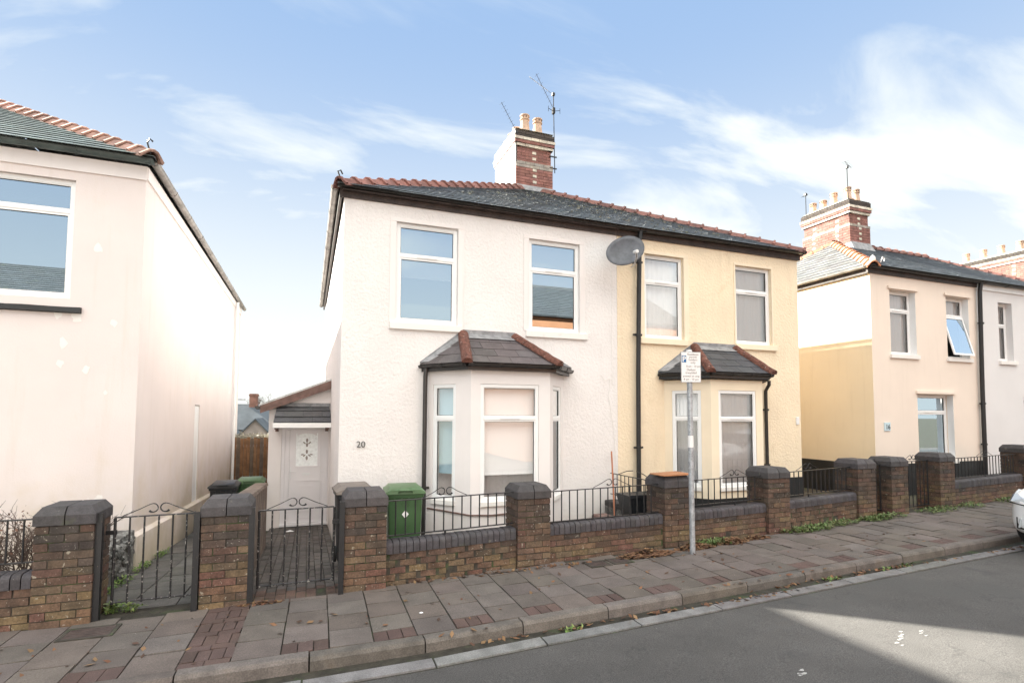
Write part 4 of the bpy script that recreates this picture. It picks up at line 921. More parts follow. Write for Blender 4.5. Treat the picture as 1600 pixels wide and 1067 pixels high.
for s in (-1, 1):
    for (dx_, z, rr) in ((.05, 1.02, .9), (.05, 1.28, -.9), (.085, 1.04, 1.5)): leaf(mt_, cxm+s*dx_, z, .014, .034, s*rr)
mt_.build('glass_motif', 'far_wall', dl)
for s in (-1, 1):
    ac = MB(); ex = (gx0+gx1)/2+s*(gx1-gx0)/2; mxx = (gx0+gx1)/2; pa = [(mxx+s*(gx1-gx0)/2*q, gz1-.055*q*q) for q in (0, .25, .5, .75, 1)]
    ac.face([(a, yd-.002, b) for a, b in pa]+[(ex, yd-.002, gz1+.004), (mxx, yd-.002, gz1+.004)]); ac.build('arch_corner', 'upvc_door', dl)
mb.box(-.09, .06, yd-.012, yd, .62, .665); mb.build('letter_plate', 'white_metal', dl); mb = MB(); mb.box(X0+.01, X0+.035, yd-.015, yd, .56, .78); mb.tube([(X0+.022, yd-.02, .70), (X0+.022, yd-.05, .70), (X0+.12, yd-.05, .70)], .009, 7); mb.build('door_handle', 'white_metal', dl)
# satellite dish
sd = thing('satellite_dish', 'grey oval satellite dish high on the party line below the gutter', 'satellite dish', (5.30, YF, 4.9))
mb = MB(); cD = V((5.07, 7.93, 4.70)); nD = V((-.30, -.86, -.02)).normalized(); nD = V((-.22, -.93, .28)).normalized(); uD = V((0, 0, 1)).cross(nD).normalized()*-1; vD = nD.cross(uD).normalized(); vD = -vD if vD.z < 0 else vD
rotd = R(-32); uu_ = uD*math.cos(rotd)+vD*math.sin(rotd); vv_ = -uD*math.sin(rotd)+vD*math.cos(rotd); P = [cD]; NR, NS = 5, 28
for i_ in range(1, NR+1):
    f = i_/NR
    for k in range(NS): t = 2*math.pi*k/NS; P.append(cD+uu_*.385*f*math.cos(t)+vv_*.265*f*math.sin(t)+nD*(.07*f*f))
fs = [(0, 1+k, 1+(k+1) % NS) for k in range(NS)]+[(1+i_*NS+k, 1+(i_+1)*NS+k, 1+(i_+1)*NS+(k+1) % NS, 1+i_*NS+(k+1) % NS) for i_ in range(NR-1) for k in range(NS)]
mb.mesh(P, fs); do = mb.build('dish', 'dish', sd, smooth=True); so = do.modifiers.new('solid', 'SOLIDIFY'); so.thickness = .008
mb = MB(); mb.tube([cD-nD*.01, cD-nD*.1+V((0, 0, -.05)), (5.34, 8.28, 4.78), (5.34, 8.39, 4.78)], .018, 7); mb.box(5.28, 5.40, 8.385, 8.402, 4.70, 4.86); mb.build('wall_bracket', 'black_metal', sd)
mb = MB(); lp = cD+nD*.30-vv_*.20; mb.tube([cD-vv_*.25, cD+nD*.12-vv_*.27, lp], .010, 6); mb.build('feed_arm', 'black_metal', sd)
mb = MB(); mb.cyl(lp+nD*.02, lp-nD*.06+vv_*.035, .03, n=12); mb.build('receiver', 'white_metal', sd)
mb = MB(); 
for s in (0, .03): mb.tube([lp+uu_*s, lp-vv_*.06-nD*.08+uu_*s, cD-vv_*.28+uu_*(s-.03), cD-vv_*.26-nD*.1+uu_*(s-.02)], .006, 5)
mb.build('cable', 'white_metal', sd, smooth=True)

# ------------------------------------------------------------------ the cream house (number 18)
HC = thing('semi_detached_house', 'cream yellow rendered house with small bay window, right half of the pair', 'house', (7.4, YF, 0))
opC = (5.80-5.21, 6.69-5.21, 3.31, 4.905, .12); opD = (7.955-5.21, 8.895-5.21, 3.31, 4.905, .12)
mb = MB(); wall(mb, (5.212, YF), (9.63, YF), -.3, 5.2, (opC, opD)); wall(mb, (9.63, YF), (9.63, 18), -.3, 5.2); wall(mb, (9.63, 18), (5.212, 18), -.3, 5.2)
mb.build('wall', 'cream_render', HC)
window(HC, (5.212, YF), (9.63, YF), opC, 4.40, cover=('net', 3.35), sill=(.11, .06, .05, .105), sillm='smooth_cream', surround=(.11, .06), surm='smooth_cream')
window(HC, (5.212, YF), (9.63, YF), opD, 4.40, cover=('net', 3.35), sill=(.03, .10, .05, .105), sillm='smooth_cream', surround=(.04, .05), surm='smooth_cream')
slates([(5.0, YE, ZE), (XR, YE, ZE), AP], 'roof', HC)
slates([(XR, YE, ZE), (XR, 18.1, ZE), (5.0, 14.6, 7.52), AP], 'roof', HC, 'slate_pale', gauge=.21)
mb = MB(); mb.face([(5.0, 14.6, 7.515), (5.21, 18.1, ZE), (XR, 18.1, ZE)]); mb.build('roof', 'slate', HC)
hip((XR-.02, YE+.02, ZE+.03), (5.3, 11.95, 7.42), HC)
moss(HC, 5.0, 8.0, 420, .7)
mb = MB(); mb.box(5.212, 9.66, YF-.034, YF+.01, 5.165, 5.33); mb.box(9.66, 9.70, YF-.03, 18, 5.17, 5.29); mb.build('fascia', 'fascia', HC, bevel=.004)
gutter((5.72, YF-.036, 5.315), (9.76, YF-.036, 5.34), (0, -1, 0), HC, r=.058); gutter((9.70, YF-.03, 5.33), (9.70, 18, 5.3), (1, 0, 0), HC, r=.055, m='gutter_grey')
downpipe([(5.66, 8.29, 5.28), (5.64, 8.30, 5.1), (5.62, 8.31, 4.0), (5.60, 8.32, 2.6), (5.59, 8.32, -.05)], HC, .042, 'black_metal', [(5.60, 8.32, 3.35), (5.60, 8.32, 1.30), (5.62, 8.31, 4.7)])
A, B, C_, D = (6.22, YF), (6.74, 7.75), (7.94, 7.75), (8.50, YF)
bay(HC, A, B, C_, D, 2.53, (.14, .66), (.17, 1.04), (.18, .72), 'bay_slate', 'smooth_cream', covers=(('net', .6, 'pane'), ('net', .6, 'pane_bay'), ('net', .6, 'pane')), plinth=(.40, 'plinth_black'), zsill=.60, ztop=2.34)
bay_roof(HC, ((6.08, YF-.01), (6.63, 7.62), (8.06, 7.62), (8.68, YF-.01)), ((6.92, YF-.01), (7.90, YF-.01)), 2.66, 3.20, (.055, .055, .062), 'hip_mossy')
bay_gutter(HC, ((6.10, YF-.01), (6.65, 7.66), (8.04, 7.66), (8.64, YF-.01)), 2.64, 0)
mb = MB(); mb.mesh([(6.12, YF-.01, 2.535), (6.66, 7.68, 2.535), (8.03, 7.68, 2.535), (8.62, YF-.01, 2.535)], [(3, 2, 1, 0)]); mb.build('soffit', 'fascia', HC)
downpipe([(8.60, 8.22, 2.58), (8.60, 8.22, 2.50), (8.62, 8.33, 2.38), (8.62, 8.33, -.05)], HC, .034, 'gutter', [(8.62, 8.33, 2.0), (8.62, 8.33, .9)])
mb = MB(); mb.box(5.215, 6.22, YF-.012, YF-.001, -.2, .40); mb.box(8.50, 9.64, YF-.012, YF-.001, -.2, .62); mb.box(9.631, 9.642, YF-.012, 18, -.2, .62); mb.build('plinth', 'plinth_black', HC)
mb = MB(); mb.cbox(9.49, 9.57, YF-.02, YF-.001, 1.70, 1.86, .005); mb.build('number_plate', 'sign_white', HC)

# ------------------------------------------------------------------ the peach (16) and grey white (14) houses
HP = thing('semi_detached_house', 'peach rendered house numbered 16 with plain windows, sunlit side wall and pale chimney', 'house', (13.5, YF, 0))
XA, XM, XB = 11.84, 15.66, 19.5
o1 = (12.47-XA, 13.36-XA, 3.30, 4.80, .20); o2 = (14.47-XA, 15.33-XA, 3.30, 4.80, .20); o3 = (13.30-XA, 14.60-XA, .85, 2.39, .22)
mb = MB(); wall(mb, (XA, YF), (XM, YF), -.1, 5.15, (o1, o2, o3)); mb.build('wall', 'peach_render', HP); mb = MB(); wall(mb, (XM, 15), (XA, 15), -.1, 5.15); wall(mb, (XA, 15), (XA, YF), -.1, 5.15); mb.build('side_wall', 'side_bounce_cream', HP)
window(HP, (XA, YF), (XM, YF), o1, 4.36, cover=('net', 3.3), sill=(.05, .05, .05, .09)); window(HP, (XA, YF), (XM, YF), o2, 4.36, cover=('net', 4.36), sill=(.05, .05, .05, .09), open_lower=R(14))
window(HP, (XA, YF), (XM, YF), o3, 1.98, cover=None, pane='pane_mirror', sill=(.05, .05, .05, .09))
mb = MB()
for (a, b, z) in ((12.40, 13.42, 4.82), (14.40, 15.40, 4.82), (13.25, 14.66, 2.41)): mb = MB(); mb.box(a, b, YF-.04, YF-.001, z, z+.06); mb.build('lintel', 'peach_render', HP)
mb = MB()     # white painted right hand reveals
for (x, z0, z1) in ((13.36, 3.301, 4.799), (15.33, 3.301, 4.799), (14.60, .851, 2.389)): mb = MB(); mb.box(x-.006, x-.001, YF+.002, YF+.138, z0, z1); mb.build('window_reveal', 'upvc', HP)
mb = MB(); mb.box(XA-.012, XM, YF-.012, YF-.001, -.1, .80); mb.box(XA-.012, XA-.001, YF, 15, -.1, .80); mb.build('plinth', 'plinth_black', HP)
AP2 = (14.05, 11.0, 6.85); XE, YE2, ZE2 = 11.72, 8.20, 5.25
slates([(XE, YE2, ZE2), (XM, YE2, ZE2), (XM, 11, 6.85), AP2], 'roof', HP); slates([(XE, 13.8, ZE2), (XE, YE2, ZE2), AP2], 'roof', HP, 'slate_pale', (.15, .15, .15), .2, .3)
mb = MB(); mb.face([(XE, 13.8, ZE2), (XM, 13.8, ZE2), (XM, 11.0, 6.85), AP2]); mb.build('roof', 'slate', HP)
hip((XE+.02, YE2+.02, ZE2+.03), AP2, HP, base=(.50, .22, .13)); hip((XE+.02, 13.78, ZE2+.03), AP2, HP, base=(.45, .2, .12)); hip((XM, 11, 6.89), (14.05, 11.0, 6.89), HP)
mb = MB(); mb.box(XE+.02, XM, YF-.034, YF+.01, 5.12, 5.27); mb.box(XE+.06, XE+.10, YF-.03, 15, 5.12, 5.24); mb.build('fascia', 'fascia', HP)
gutter((XE-.0, YF-.036, 5.28), (XM+.1, YF-.036, 5.26), (0, -1, 0), HP, r=.058); gutter((XE+.055, YF-.03, 5.28), (XE+.055, 13.9, 5.25), (-1, 0, 0), HP, r=.055, m='gutter_grey')
mb = MB(); mb.tube([(11.95, 8.22, 5.33), (12.0, 8.2, 5.45), (12.06, 8.2, 5.42), (12.04, 8.2, 5.36)], .012, 6); mb.lathe((11.82, 8.30, 5.36), [(.04, 0), (.06, .04), (.05, .10), (.015, .14)], 10); mb.build('hip_finial', 'sill', HP, smooth=True)
chimney(HP, 14.22, 14.97, 10.62, 12.1, 6.72, 8.02, [(14.42, 10.8, .42, .10), (14.76, 10.8, .40, .10), (14.38, 11.2, .40, .10), (14.38, 11.55, .30, .10), (14.38, 11.9, .34, .10)], lower=7.22)
aerial('tv_aerial', 'slim aerial on a long thin mast at the chimney of the peach house', (14.18, 10.6, 7.5), (14.16, 10.6, 9.0), ((13.95, 10.5, 9.02), (14.4, 10.65, 8.98)), 5)
aerial('tv_aerial', 'short aerial behind the rear pots of the peach house chimney', (14.2, 12.0, 7.8), (14.2, 12.0, 8.75), ((14.0, 11.9, 8.55), (14.25, 12.0, 8.7)), 7)
downpipe([(15.66, 8.28, 5.22), (15.65, 8.31, 5.0), (15.60, 8.32, 2.6), (15.58, 8.32, -.05)], HP, .048, 'black_metal', [(15.65, 8.31, 4.2), (15.6, 8.32, 2.2), (15.59, 8.32, 1.2)])
np_ = MB(); np_.box(12.14, 12.33, YF-.02, YF-.001, 1.55, 1.74); npo = np_.build('number_plate', 'plate_blue', HP); text('16', .15, (12.245, YF-.022, 1.59), (1, 0, 0), (0, 0, 1), npo, 'ink', .001, name='number_digits', thick=.003)
HG = thing('semi_detached_house', 'pale grey white rendered house at the right edge, joined to the peach house', 'house', (17.5, YF, 0))
o1 = (16.53-XM, 17.12-XM, 3.30, 4.82, .20); o2 = (17.45-XM, 18.75-XM, .85, 2.39, .2); o4 = (18.3-XM, 18.9-XM, 3.30, 4.82, .20)
mb = MB(); wall(mb, (XM+.002, YF), (XB, YF), -.1, 5.15, (o1, o2, o4)); wall(mb, (XB, YF), (XB, 15), -.1, 5.15); wall(mb, (XB, 15), (XM, 15), -.1, 5.15); mb.build('wall', 'grey_white_render', HG)
window(HG, (XM+.002, YF), (XB, YF), o1, 4.25, cover=('net', 3.4), sill=(.05, .1, .05, .09)); window(HG, (XM+.002, YF), (XB, YF), o2, 1.9, cover=None, sill=(.05, .05, .05, .09)); window(HG, (XM+.002, YF), (XB, YF), o4, 4.25, cover=('net', 3.4), sill=(.05, .1, .05, .09))
slates([(XM, YE2, ZE2), (XB+.1, YE2, ZE2), (18.0, 11, 6.85), (XM, 11, 6.85)], 'roof', HG); mb = MB(); mb.face([(XB+.1, YE2, ZE2), (XB+.1, 13.8, ZE2), (18, 11, 6.85)]); mb.face([(XB+.1, 13.8, ZE2), (XM, 13.8, ZE2), (XM, 11, 6.85), (18, 11, 6.85)]); mb.build('roof', 'slate', HG)
hip((18.0, 11, 6.89), (XM, 11, 6.89), HG); hip((XB+.08, YE2+.02, ZE2+.03), (18, 11, 6.85), HG)
mb = MB(); mb.box(XM, XB+.05, YF-.034, YF+.01, 5.08, 5.27); mb.build('fascia', 'upvc', HG); gutter((XM+.12, YF-.036, 5.26), (XB+.12, YF-.036, 5.28), (0, -1, 0), HG, r=.058)
# next house beyond, only its chimney rises into view
HN = thing('semi_detached_house', 'farthest house at right, only its brick chimney with tan pots showing above the roof', 'house', (25, YF, 0))
mb = MB(); wall(mb, (21.7, YF), (30, YF), -.1, 5.1); wall(mb, (21.7, 15), (21.7, YF), -.1, 5.1); wall(mb, (30, YF), (30, 15), -.1, 5.1); wall(mb, (30, 15), (21.7, 15), -.1, 5.1); mb.build('wall', 'peach_render', HN)
slates([(21.6, 8.2, 5.2), (30.1, 8.2, 5.2), (27.5, 11.6, 6.9), (24.0, 11.6, 6.9)], 'roof', HN); slates([(21.6, 15, 5.2), (21.6, 8.2, 5.2), (24.0, 11.6, 6.9)], 'roof', HN); mb = MB(); mb.face([(30.1, 8.2, 5.2), (30.1, 15, 5.2), (27.5, 11.6, 6.9)]); mb.face([(21.6, 15, 5.2), (30.1, 15, 5.2), (27.5, 11.6, 6.9), (24, 11.6, 6.9)]); mb.build('roof', 'slate', HN)
chimney(HN, 25.2, 26.1, 11.8, 14.4, 6.7, 8.15, [(25.4, 12.1, .42, .12), (25.4, 12.7, .42, .12), (25.4, 13.3, .42, .12), (25.4, 13.9, .42, .12), (25.8, 12.1, .42, .12)])

# ------------------------------------------------------------------ the pink house on the left
HK = thing('end_house', 'pale pink rendered house at the left edge with a wide window and blank side wall', 'house', (-4, 8.5, 0))
YK = 8.48; XK = -2.15
P0, P1 = (-6.9, YK), (XK, YK); op = (6.9-4.85, 6.9-2.93, 3.36, 4.93, .11)
mb = MB(); wall(mb, P0, P1, -.4, 5.2, (op,)); dop = (12.42-YK, 12.95-YK, -.3, 2.05, .07)
wall(mb, (XK, YK), (XK, 19.4), -.7, 5.2, (dop,)); wall(mb, (XK, 19.4), (-6.9, 19.4), -.7, 5.2); wall(mb, (-6.9, 19.4), (-6.9, YK), -.5, 5.2); mb.build('wall', 'pink_render', HK)
window(HK, P0, P1, op, 4.52, pane='pane_mirror', cover=('blind_pale', 4.9), sill=(.0, .02, .0, .0))
mb = MB(); m_ = 14; P = []
for k in range(m_+1):
    x = -4.95+(2.07+.08)*k/m_; P += [(x, YK+.0, 3.25+rnd.uniform(-.006, .006)), (x, YK-.055, 3.245+rnd.uniform(-.004, .004)), (x, YK-.06, 3.18), (x, YK, 3.17)]
mb.mesh(P, [(i_*4+k, (i_+1)*4+k, (i_+1)*4+k+1, i_*4+k+1) for i_ in range(m_) for k in range(3)]+[(0, 1, 2, 3), tuple(m_*4+k for k in (3, 2, 1, 0))]); mb.build('window_sill', 'plinth_black', HK)
mb = MB(); mb.box(XK-.065, XK-.012, 12.44, 12.49, -.3, 2.03); mb.box(XK-.065, XK-.012, 12.88, 12.93, -.3, 2.03); mb.box(XK-.065, XK-.02, 12.49, 12.88, -.3, 2.03); mb.build('side_door', 'upvc', HK)
mb = MB(); mb.box(-6.95, XK+.012, YK-.022, YK-.001, 5.05, 5.24); mb.box(XK+.001, XK+.022, YK, 19.45, 5.07, 5.24); mb.build('fascia', 'smooth_white', HK)
slates([(-7.1, YE+.05, 5.30), (XK+.13, YE+.05, 5.30), (-5.3, 11.6, 7.23), (-5.32, 11.6, 7.23)], 'roof', HK, base=(.13, .17, .17)); slates([(XK+.13, YE+.05, 5.3), (XK+.13, 19.6, 5.3), (-5.3, 16, 7.23), (-5.3, 11.6, 7.23)], 'roof', HK)
mb = MB(); mb.face([(-7.1, 8.25, 5.3), (-5.32, 11.6, 7.23), (-5.32, 16, 7.23), (-7.1, 19.6, 5.3)]); mb.face([(-7.1, 19.6, 5.3), (-5.3, 16, 7.23), (XK+.13, 19.6, 5.3)]); mb.build('roof', 'slate', HK)
hip((XK+.11, YE+.07, 5.33), (-5.3, 11.6, 7.26), HK, base=(.42, .25, .20), w_=.15, L_=.29)
gutter((-7.0, YK-.03, 5.33), (XK+.10, YK-.03, 5.31), (0, -1, 0), HK, r=.06, m='gutter_teal', bracket=.75); gutter((XK+.03, YK-.05, 5.33), (XK+.03, 19.6, 5.30), (1, 0, 0), HK, r=.055, m='gutter_grey', bracket=1.05)
mb = MB(); mb.tube([(XK+.09, YE+.05, 5.34), (XK+.06, YE+.02, 5.47), (XK+.09, YE, 5.52), (XK+.12, YE+.03, 5.50)], .012, 6); mb.build('hip_iron', 'gutter', HK)
mb = MB(); mb.hexa([(XK-.01, YK-.03, -.4), (XK+.07, YK-.03, -.4), (XK+.07, 17, -.7), (XK-.01, 17, -.7), (XK-.01, YK-.03, .30), (XK+.07, YK-.03, .26), (XK+.07, 17, -.16), (XK-.01, 17, -.12)]); mb.build('plinth', 'pink_render', HK)
downpipe([(XK+.08, 17.9, 5.2), (XK+.08, 17.9, -.4)], HK, .04, 'upvc')
for (x, z, a) in ((-2.65, 4.05, .06), (-3.05, 3.15, .055), (-2.85, 3.12, .07), (-2.45, 3.08, .05), (-2.98, 2.78, .06), (-3.00, 2.52, .05), (-2.72, 2.45, .05), (-3.7, 2.4, .06), (-2.5, 2.15, .03)):
    mb = MB(); m_ = 11; mb.face([(x+math.cos(2*math.pi*q/m_)*a*rnd.uniform(.45, 1.), YK-.003, z+math.sin(2*math.pi*q/m_)*a*1.3*rnd.uniform(.5, 1.1)) for q in range(m_)]); mb.build('paint_patch', 'sill', HK)
rw = MB()     # rubble garden edge in front of the pink house
for k in range(70):
    y = rnd.uniform(6.5, 8.42); z = rnd.uniform(-.05, .34); s_r = rnd.uniform(.05, .11); x = rnd.uniform(-2.16, -2.07)
    pts = []
    bmq = bmesh.new(); bmesh.ops.create_icosphere(bmq, subdivisions=1, radius=s_r)
    vv2 = [(x+v.co.x*rnd.uniform(.7, 1.1), y+v.co.y*rnd.uniform(.9, 1.5), z+v.co.z*rnd.uniform(.6, .9)) for v in bmq.verts]; rw.mesh(vv2, [tuple(v.index for v in f.verts) for f in bmq.faces]); bmq.free()
rw.box(-2.28, -2.10, 6.5, 8.44, -.3, .36); tag(rw.build('rubble_wall', 'rubble'), 'low rough rubble stone garden edge seen through the left iron gate', 'stone wall')

# ------------------------------------------------------------------ street things
# parking sign
PX_, PY_ = 4.87, 6.00; pz = zg(4.9)
sg = thing('parking_sign', 'grey galvanised pole with a white residents parking plate, standing on the pavement', 'road sign', (PX_, PY_, pz))
mb = MB(); mb.tube([(PX_, PY_, pz-.05), (PX_-.012, PY_, pz+2.72)], .036, 18); pole = mb.build('pole', 'galvanised', sg, smooth=True)
mb = MB(); mb.cyl((PX_-.012, PY_, pz+2.72), (PX_-.012, PY_, pz+2.745), .039, .034, 16); mb.build('pole_cap', 'sign_white', sg)
mb = MB(); mb.cyl((PX_-.006, PY_, pz+1.42), (PX_-.006, PY_, pz+1.58), .0375, n=18, caps=False); mb.build('sticker', 'sign_white', sg, smooth=True)
su = V((math.cos(R(12)), -math.sin(R(12)), 0)); sn = V((su.y, -su.x, 0)); 
W_, Hh = .285, .415; so_ = V((PX_-.012, PY_, pz+2.30))+sn*.045+su*-.0
mb = MB(); mb.lbox((so_.x, so_.y, so_.z-.0), su, sn, -W_/2, W_/2, .0, .004, 0, Hh); plo = mb.build('plate', 'sign_white', sg)
mb = MB()
for (a, b, c, d) in ((-W_/2, W_/2, 0, .006), (-W_/2, W_/2, Hh-.006, Hh), (-W_/2, -W_/2+.006, 0, Hh), (W_/2-.006, W_/2, 0, Hh)): mb.lbox(so_, su, sn, a, b, -.006, .0045, c, d)
mb.build('plate_edge', 'galvanised', plo)
mb = MB(); mb.lbox(so_, su, sn, -.132, -.067, .0042, .0052, .27, .365); mb.build('blue_panel', 'sign_blue', plo)
def st(s, x, z, size, m='grey_ink', th=.0): q = so_+su*x+V((0, 0, z))+sn*.0056; text(s, size, q, su, (0, 0, 1), plo, m, .0004, name='sign_lettering', thick=th)
st('P', -.0995, .283, .10, 'white_metal', .003)
for s, x, z, sz in (('Residents', .03, .368, .042), ('permit', .03, .332, .042), ('holders', .03, .294, .042), ('only', .03, .256, .042), ('8 am - 10 pm', .035, .207, .038), ('Deiliaid', .0, .158, .042), ('trwydded', .0, .118, .042), ('preswyl yn unig', .0, .073, .038), ('8 am - 10 pm', .0, .028, .040)): st(s, x, z, sz)
mb = MB()
for z in (.08, .33): mb.lbox(so_, su, sn, -.05, .05, -.02, -.001, z-.012, z+.012); mb.cyl(so_+V((0, 0, z-.012))-sn*.045, so_+V((0, 0, z+.012))-sn*.045, .041, n=16)
mb.build('bracket', 'galvanised', sg)
# wheelie bins
def bin_(label, x, y, z, rot, body, lid, w_=.48, d_=.55, h_=1.07, group=None, faded=False, lean=0, grn=True):
    t = thing('wheelie_bin', label, 'wheelie bin', (x, y, z), group); hb = h_*.87
    ca, sa = math.cos(rot), math.sin(rot); X = lambda a, b, c: (x+a*ca-b*sa, y+a*sa+b*ca, z+c)
    mb = MB(); ring = []
    prof = [(.78, .80, .05), (.80, .82, .10), (.86, .88, hb*.45), (.93, .94, hb*.93), (1.0, 1.0, hb*.935), (1.03, 1.02, hb)]
    for fx, fy, zz in prof:
        a, b = w_/2*fx, d_/2*fy; r_ = .04
        for (sx, sy, t0) in ((-1, -1, math.pi), (1, -1, 1.5*math.pi), (1, 1, 0), (-1, 1, .5*math.pi)):
            for q in range(3): tt = t0+q*math.pi/4; ring.append(X(sx*(a-r_)+r_*math.cos(tt), sy*(b-r_)+r_*math.sin(tt), zz))
    n = 12; m_ = len(prof); mb.mesh(ring, [(i_*n+k, i_*n+(k+1) % n, (i_+1)*n+(k+1) % n, (i_+1)*n+k) for i_ in range(m_-1) for k in range(n)]+[tuple(range(n-1, -1, -1)), tuple(range((m_-1)*n, m_*n))])
    for s in (-.55, -.18, .18, .55): mb.hexa([X(s*w_/2-.012, -d_/2*.955, hb*.82), X(s*w_/2+.012, -d_/2*.955, hb*.82), X(s*w_/2+.012, -d_/2*.90, hb*.82), X(s*w_/2-.012, -d_/2*.90, hb*.82), X(s*w_/2-.012, -d_/2*1.0, hb*.93), X(s*w_/2+.012, -d_/2*1.0, hb*.93), X(s*w_/2+.012, -d_/2*.93, hb*.93), X(s*w_/2-.012, -d_/2*.93, hb*.93)])
    bo = mb.build('body', body, t, smooth=True)
    mb = MB(); a, b = w_/2*1.06, d_/2*1.06; P = []
    secs = [(-1.0, .0, .0), (-.995, .022, .02), (-.86, .042, .035), (.2, .055, .05), (.85, .05, .05), (1.0, .025, .03)]
    lz = hb
    for (fy, zz, ins) in secs:
        P += [X(-a, fy*b, lz-.015), X(-a, fy*b, lz+.012), X(-a+.03, fy*b, lz+.02+zz*.3), X(-a+.07, fy*b, lz+.02+zz), X(a-.07, fy*b, lz+.02+zz), X(a-.03, fy*b, lz+.02+zz*.3), X(a, fy*b, lz+.012), X(a, fy*b, lz-.015)]
    n = 8; mb.mesh(P, [(i_*n+k, i_*n+(k+1) % n, (i_+1)*n+(k+1) % n, (i_+1)*n+k) for i_ in range(len(secs)-1) for k in range(n)]+[tuple(range(n)), tuple(range(len(P)-1, len(P)-n-1, -1))])
    lo = mb.build('lid', lid, t, smooth=True)
    mb = MB(); mb.tube([X(-w_*.42, d_*.50, hb-.03), X(-w_*.42, d_*.58, hb+.02), X(w_*.42, d_*.58, hb+.02), X(w_*.42, d_*.50, hb-.03)], .015, 8); mb.build('handle', body, t, smooth=True)
    mb = MB(); mb.tube([X(-w_*.18, -d_*.535, hb+.012), X(-w_*.16, -d_*.56, hb+.035), X(w_*.16, -d_*.56, hb+.035), X(w_*.18, -d_*.535, hb+.012)], .012, 7); mb.build('lid_handle', lid, lo, smooth=True)
    for s in (-1, 1):
        mb = MB(); mb.cyl(X(s*w_*.40, d_*.40, .10), X(s*w_*.50, d_*.40, .10), .10, n=20); mb.build('wheel', 'rubber', t, smooth=True)
    return t, bo, lo, X, hb
t, bo, lo, X, hb = bin_('green wheelie bin with a white diamond sticker beside the bay window', 1.235, 7.42, -.075, R(-4), 'green_plastic', 'green_lid', .49)
mb = MB(); mb.face([X(.0, -.262, .60), X(.045, -.262, .655), X(.0, -.262, .71), X(-.045, -.262, .655)]); q = mb.build('diamond_sticker', 'sign_white', bo)
bin_('dark wheelie bin with a faded tan lid, mostly hidden behind a brick pier', .56, 7.14, .0, R(3), 'black_plastic', 'faded_plastic', .45)
bin_('dark grey wheelie bin by the side wall of the pink house', -1.42, 11.3, -.38, 0, 'black_plastic', 'black_plastic', .46)
bin_('green wheelie bin in front of the wooden fence, partly behind the brown wall', -1.04, 11.9, -.39, 0, 'green_plastic', 'green_lid', .50)
# fence between the houses
fn = thing('wooden_fence', 'tall fence of orange and grey weathered vertical boards across the side passage', 'fence', (-1.4, 18.2, -.5))
x = -2.1; k = 0
mb = MB()
while x < -.74:
    mb.box(x+.003, x+.086, 18.2+(k % 2)*.018, 18.222+(k % 2)*.018, -.6, 1.13+rnd.uniform(-.02, .02), rnd.choice([(.30, .155, .075), (.27, .14, .07), (.19, .145, .11), (.30, .17, .09), (.17, .135, .11)])); x += .092; k += 1
mb.build('boards', 'fence_wood', fn); mb = MB(); mb.box(-2.1, -.75, 18.242, 18.29, .85, .93); mb.box(-2.1, -.75, 18.242, 18.29, -.1, -.02); mb.build('rail', 'fence_wood', fn)
# odds and ends in the front gardens
pt = thing('planter', 'black plastic planter box between the two front gardens behind the railing', 'planter', (4.9, 7.4, .3))
mb = MB(); mb.hexa([(4.66, 7.10, .30), (5.30, 7.10, .30), (5.30, 7.4, .30), (4.66, 7.4, .30), (4.58, 7.04, .66), (5.36, 7.04, .66), (5.36, 7.46, .66), (4.58, 7.46, .66)]); mb.build('box', 'black_plastic', pt, bevel=.008)
mb = MB(); mb.box(4.57, 5.37, 7.025, 7.04, .63, .675); mb.build('rim', 'black_plastic', pt); pt.location = V(pt.location)
mb = MB(); mb.box(4.92, 4.975, 7.00, 7.03, .32, .69); mb.build('white_strip', 'white_metal', pt)
mb = MB(); mb.cyl((4.42, 7.2, -.05), (5.03, 8.32, 1.24), .014, n=8); mb.cyl((4.42, 7.2, -.05), (4.40, 7.17, -.06), .05, .05, 8); tag(mb.build('broom_handle', mat('wood_pole', (.33, .12, .06), .7)), 'reddish wooden pole leaning on the white wall near the party line', 'pole')
mb = MB(); mb.cbox(3.98, 4.22, 6.95, 7.15, -.05, .42, .02); tag(mb.build('plant_pot', 'brown_board'), 'small brown pot on the ground behind the railing near the leaning pole', 'pot')
mb = MB(); mb.hexa([(4.64, 6.30, 1.036), (5.12, 6.33, 1.036), (5.12, 6.66, 1.036), (4.64, 6.63, 1.036), (4.64, 6.30, 1.052), (5.12, 6.33, 1.062), (5.12, 6.66, 1.062), (4.64, 6.63, 1.052)]); tag(mb.build('roof_tile', mat('orange_clay', (.42, .19, .09), .85, bump=(40, .004, .6), var=(9., .2)), bevel=.004), 'thin orange clay tile lying on the pier cap behind the sign pole', 'tile')
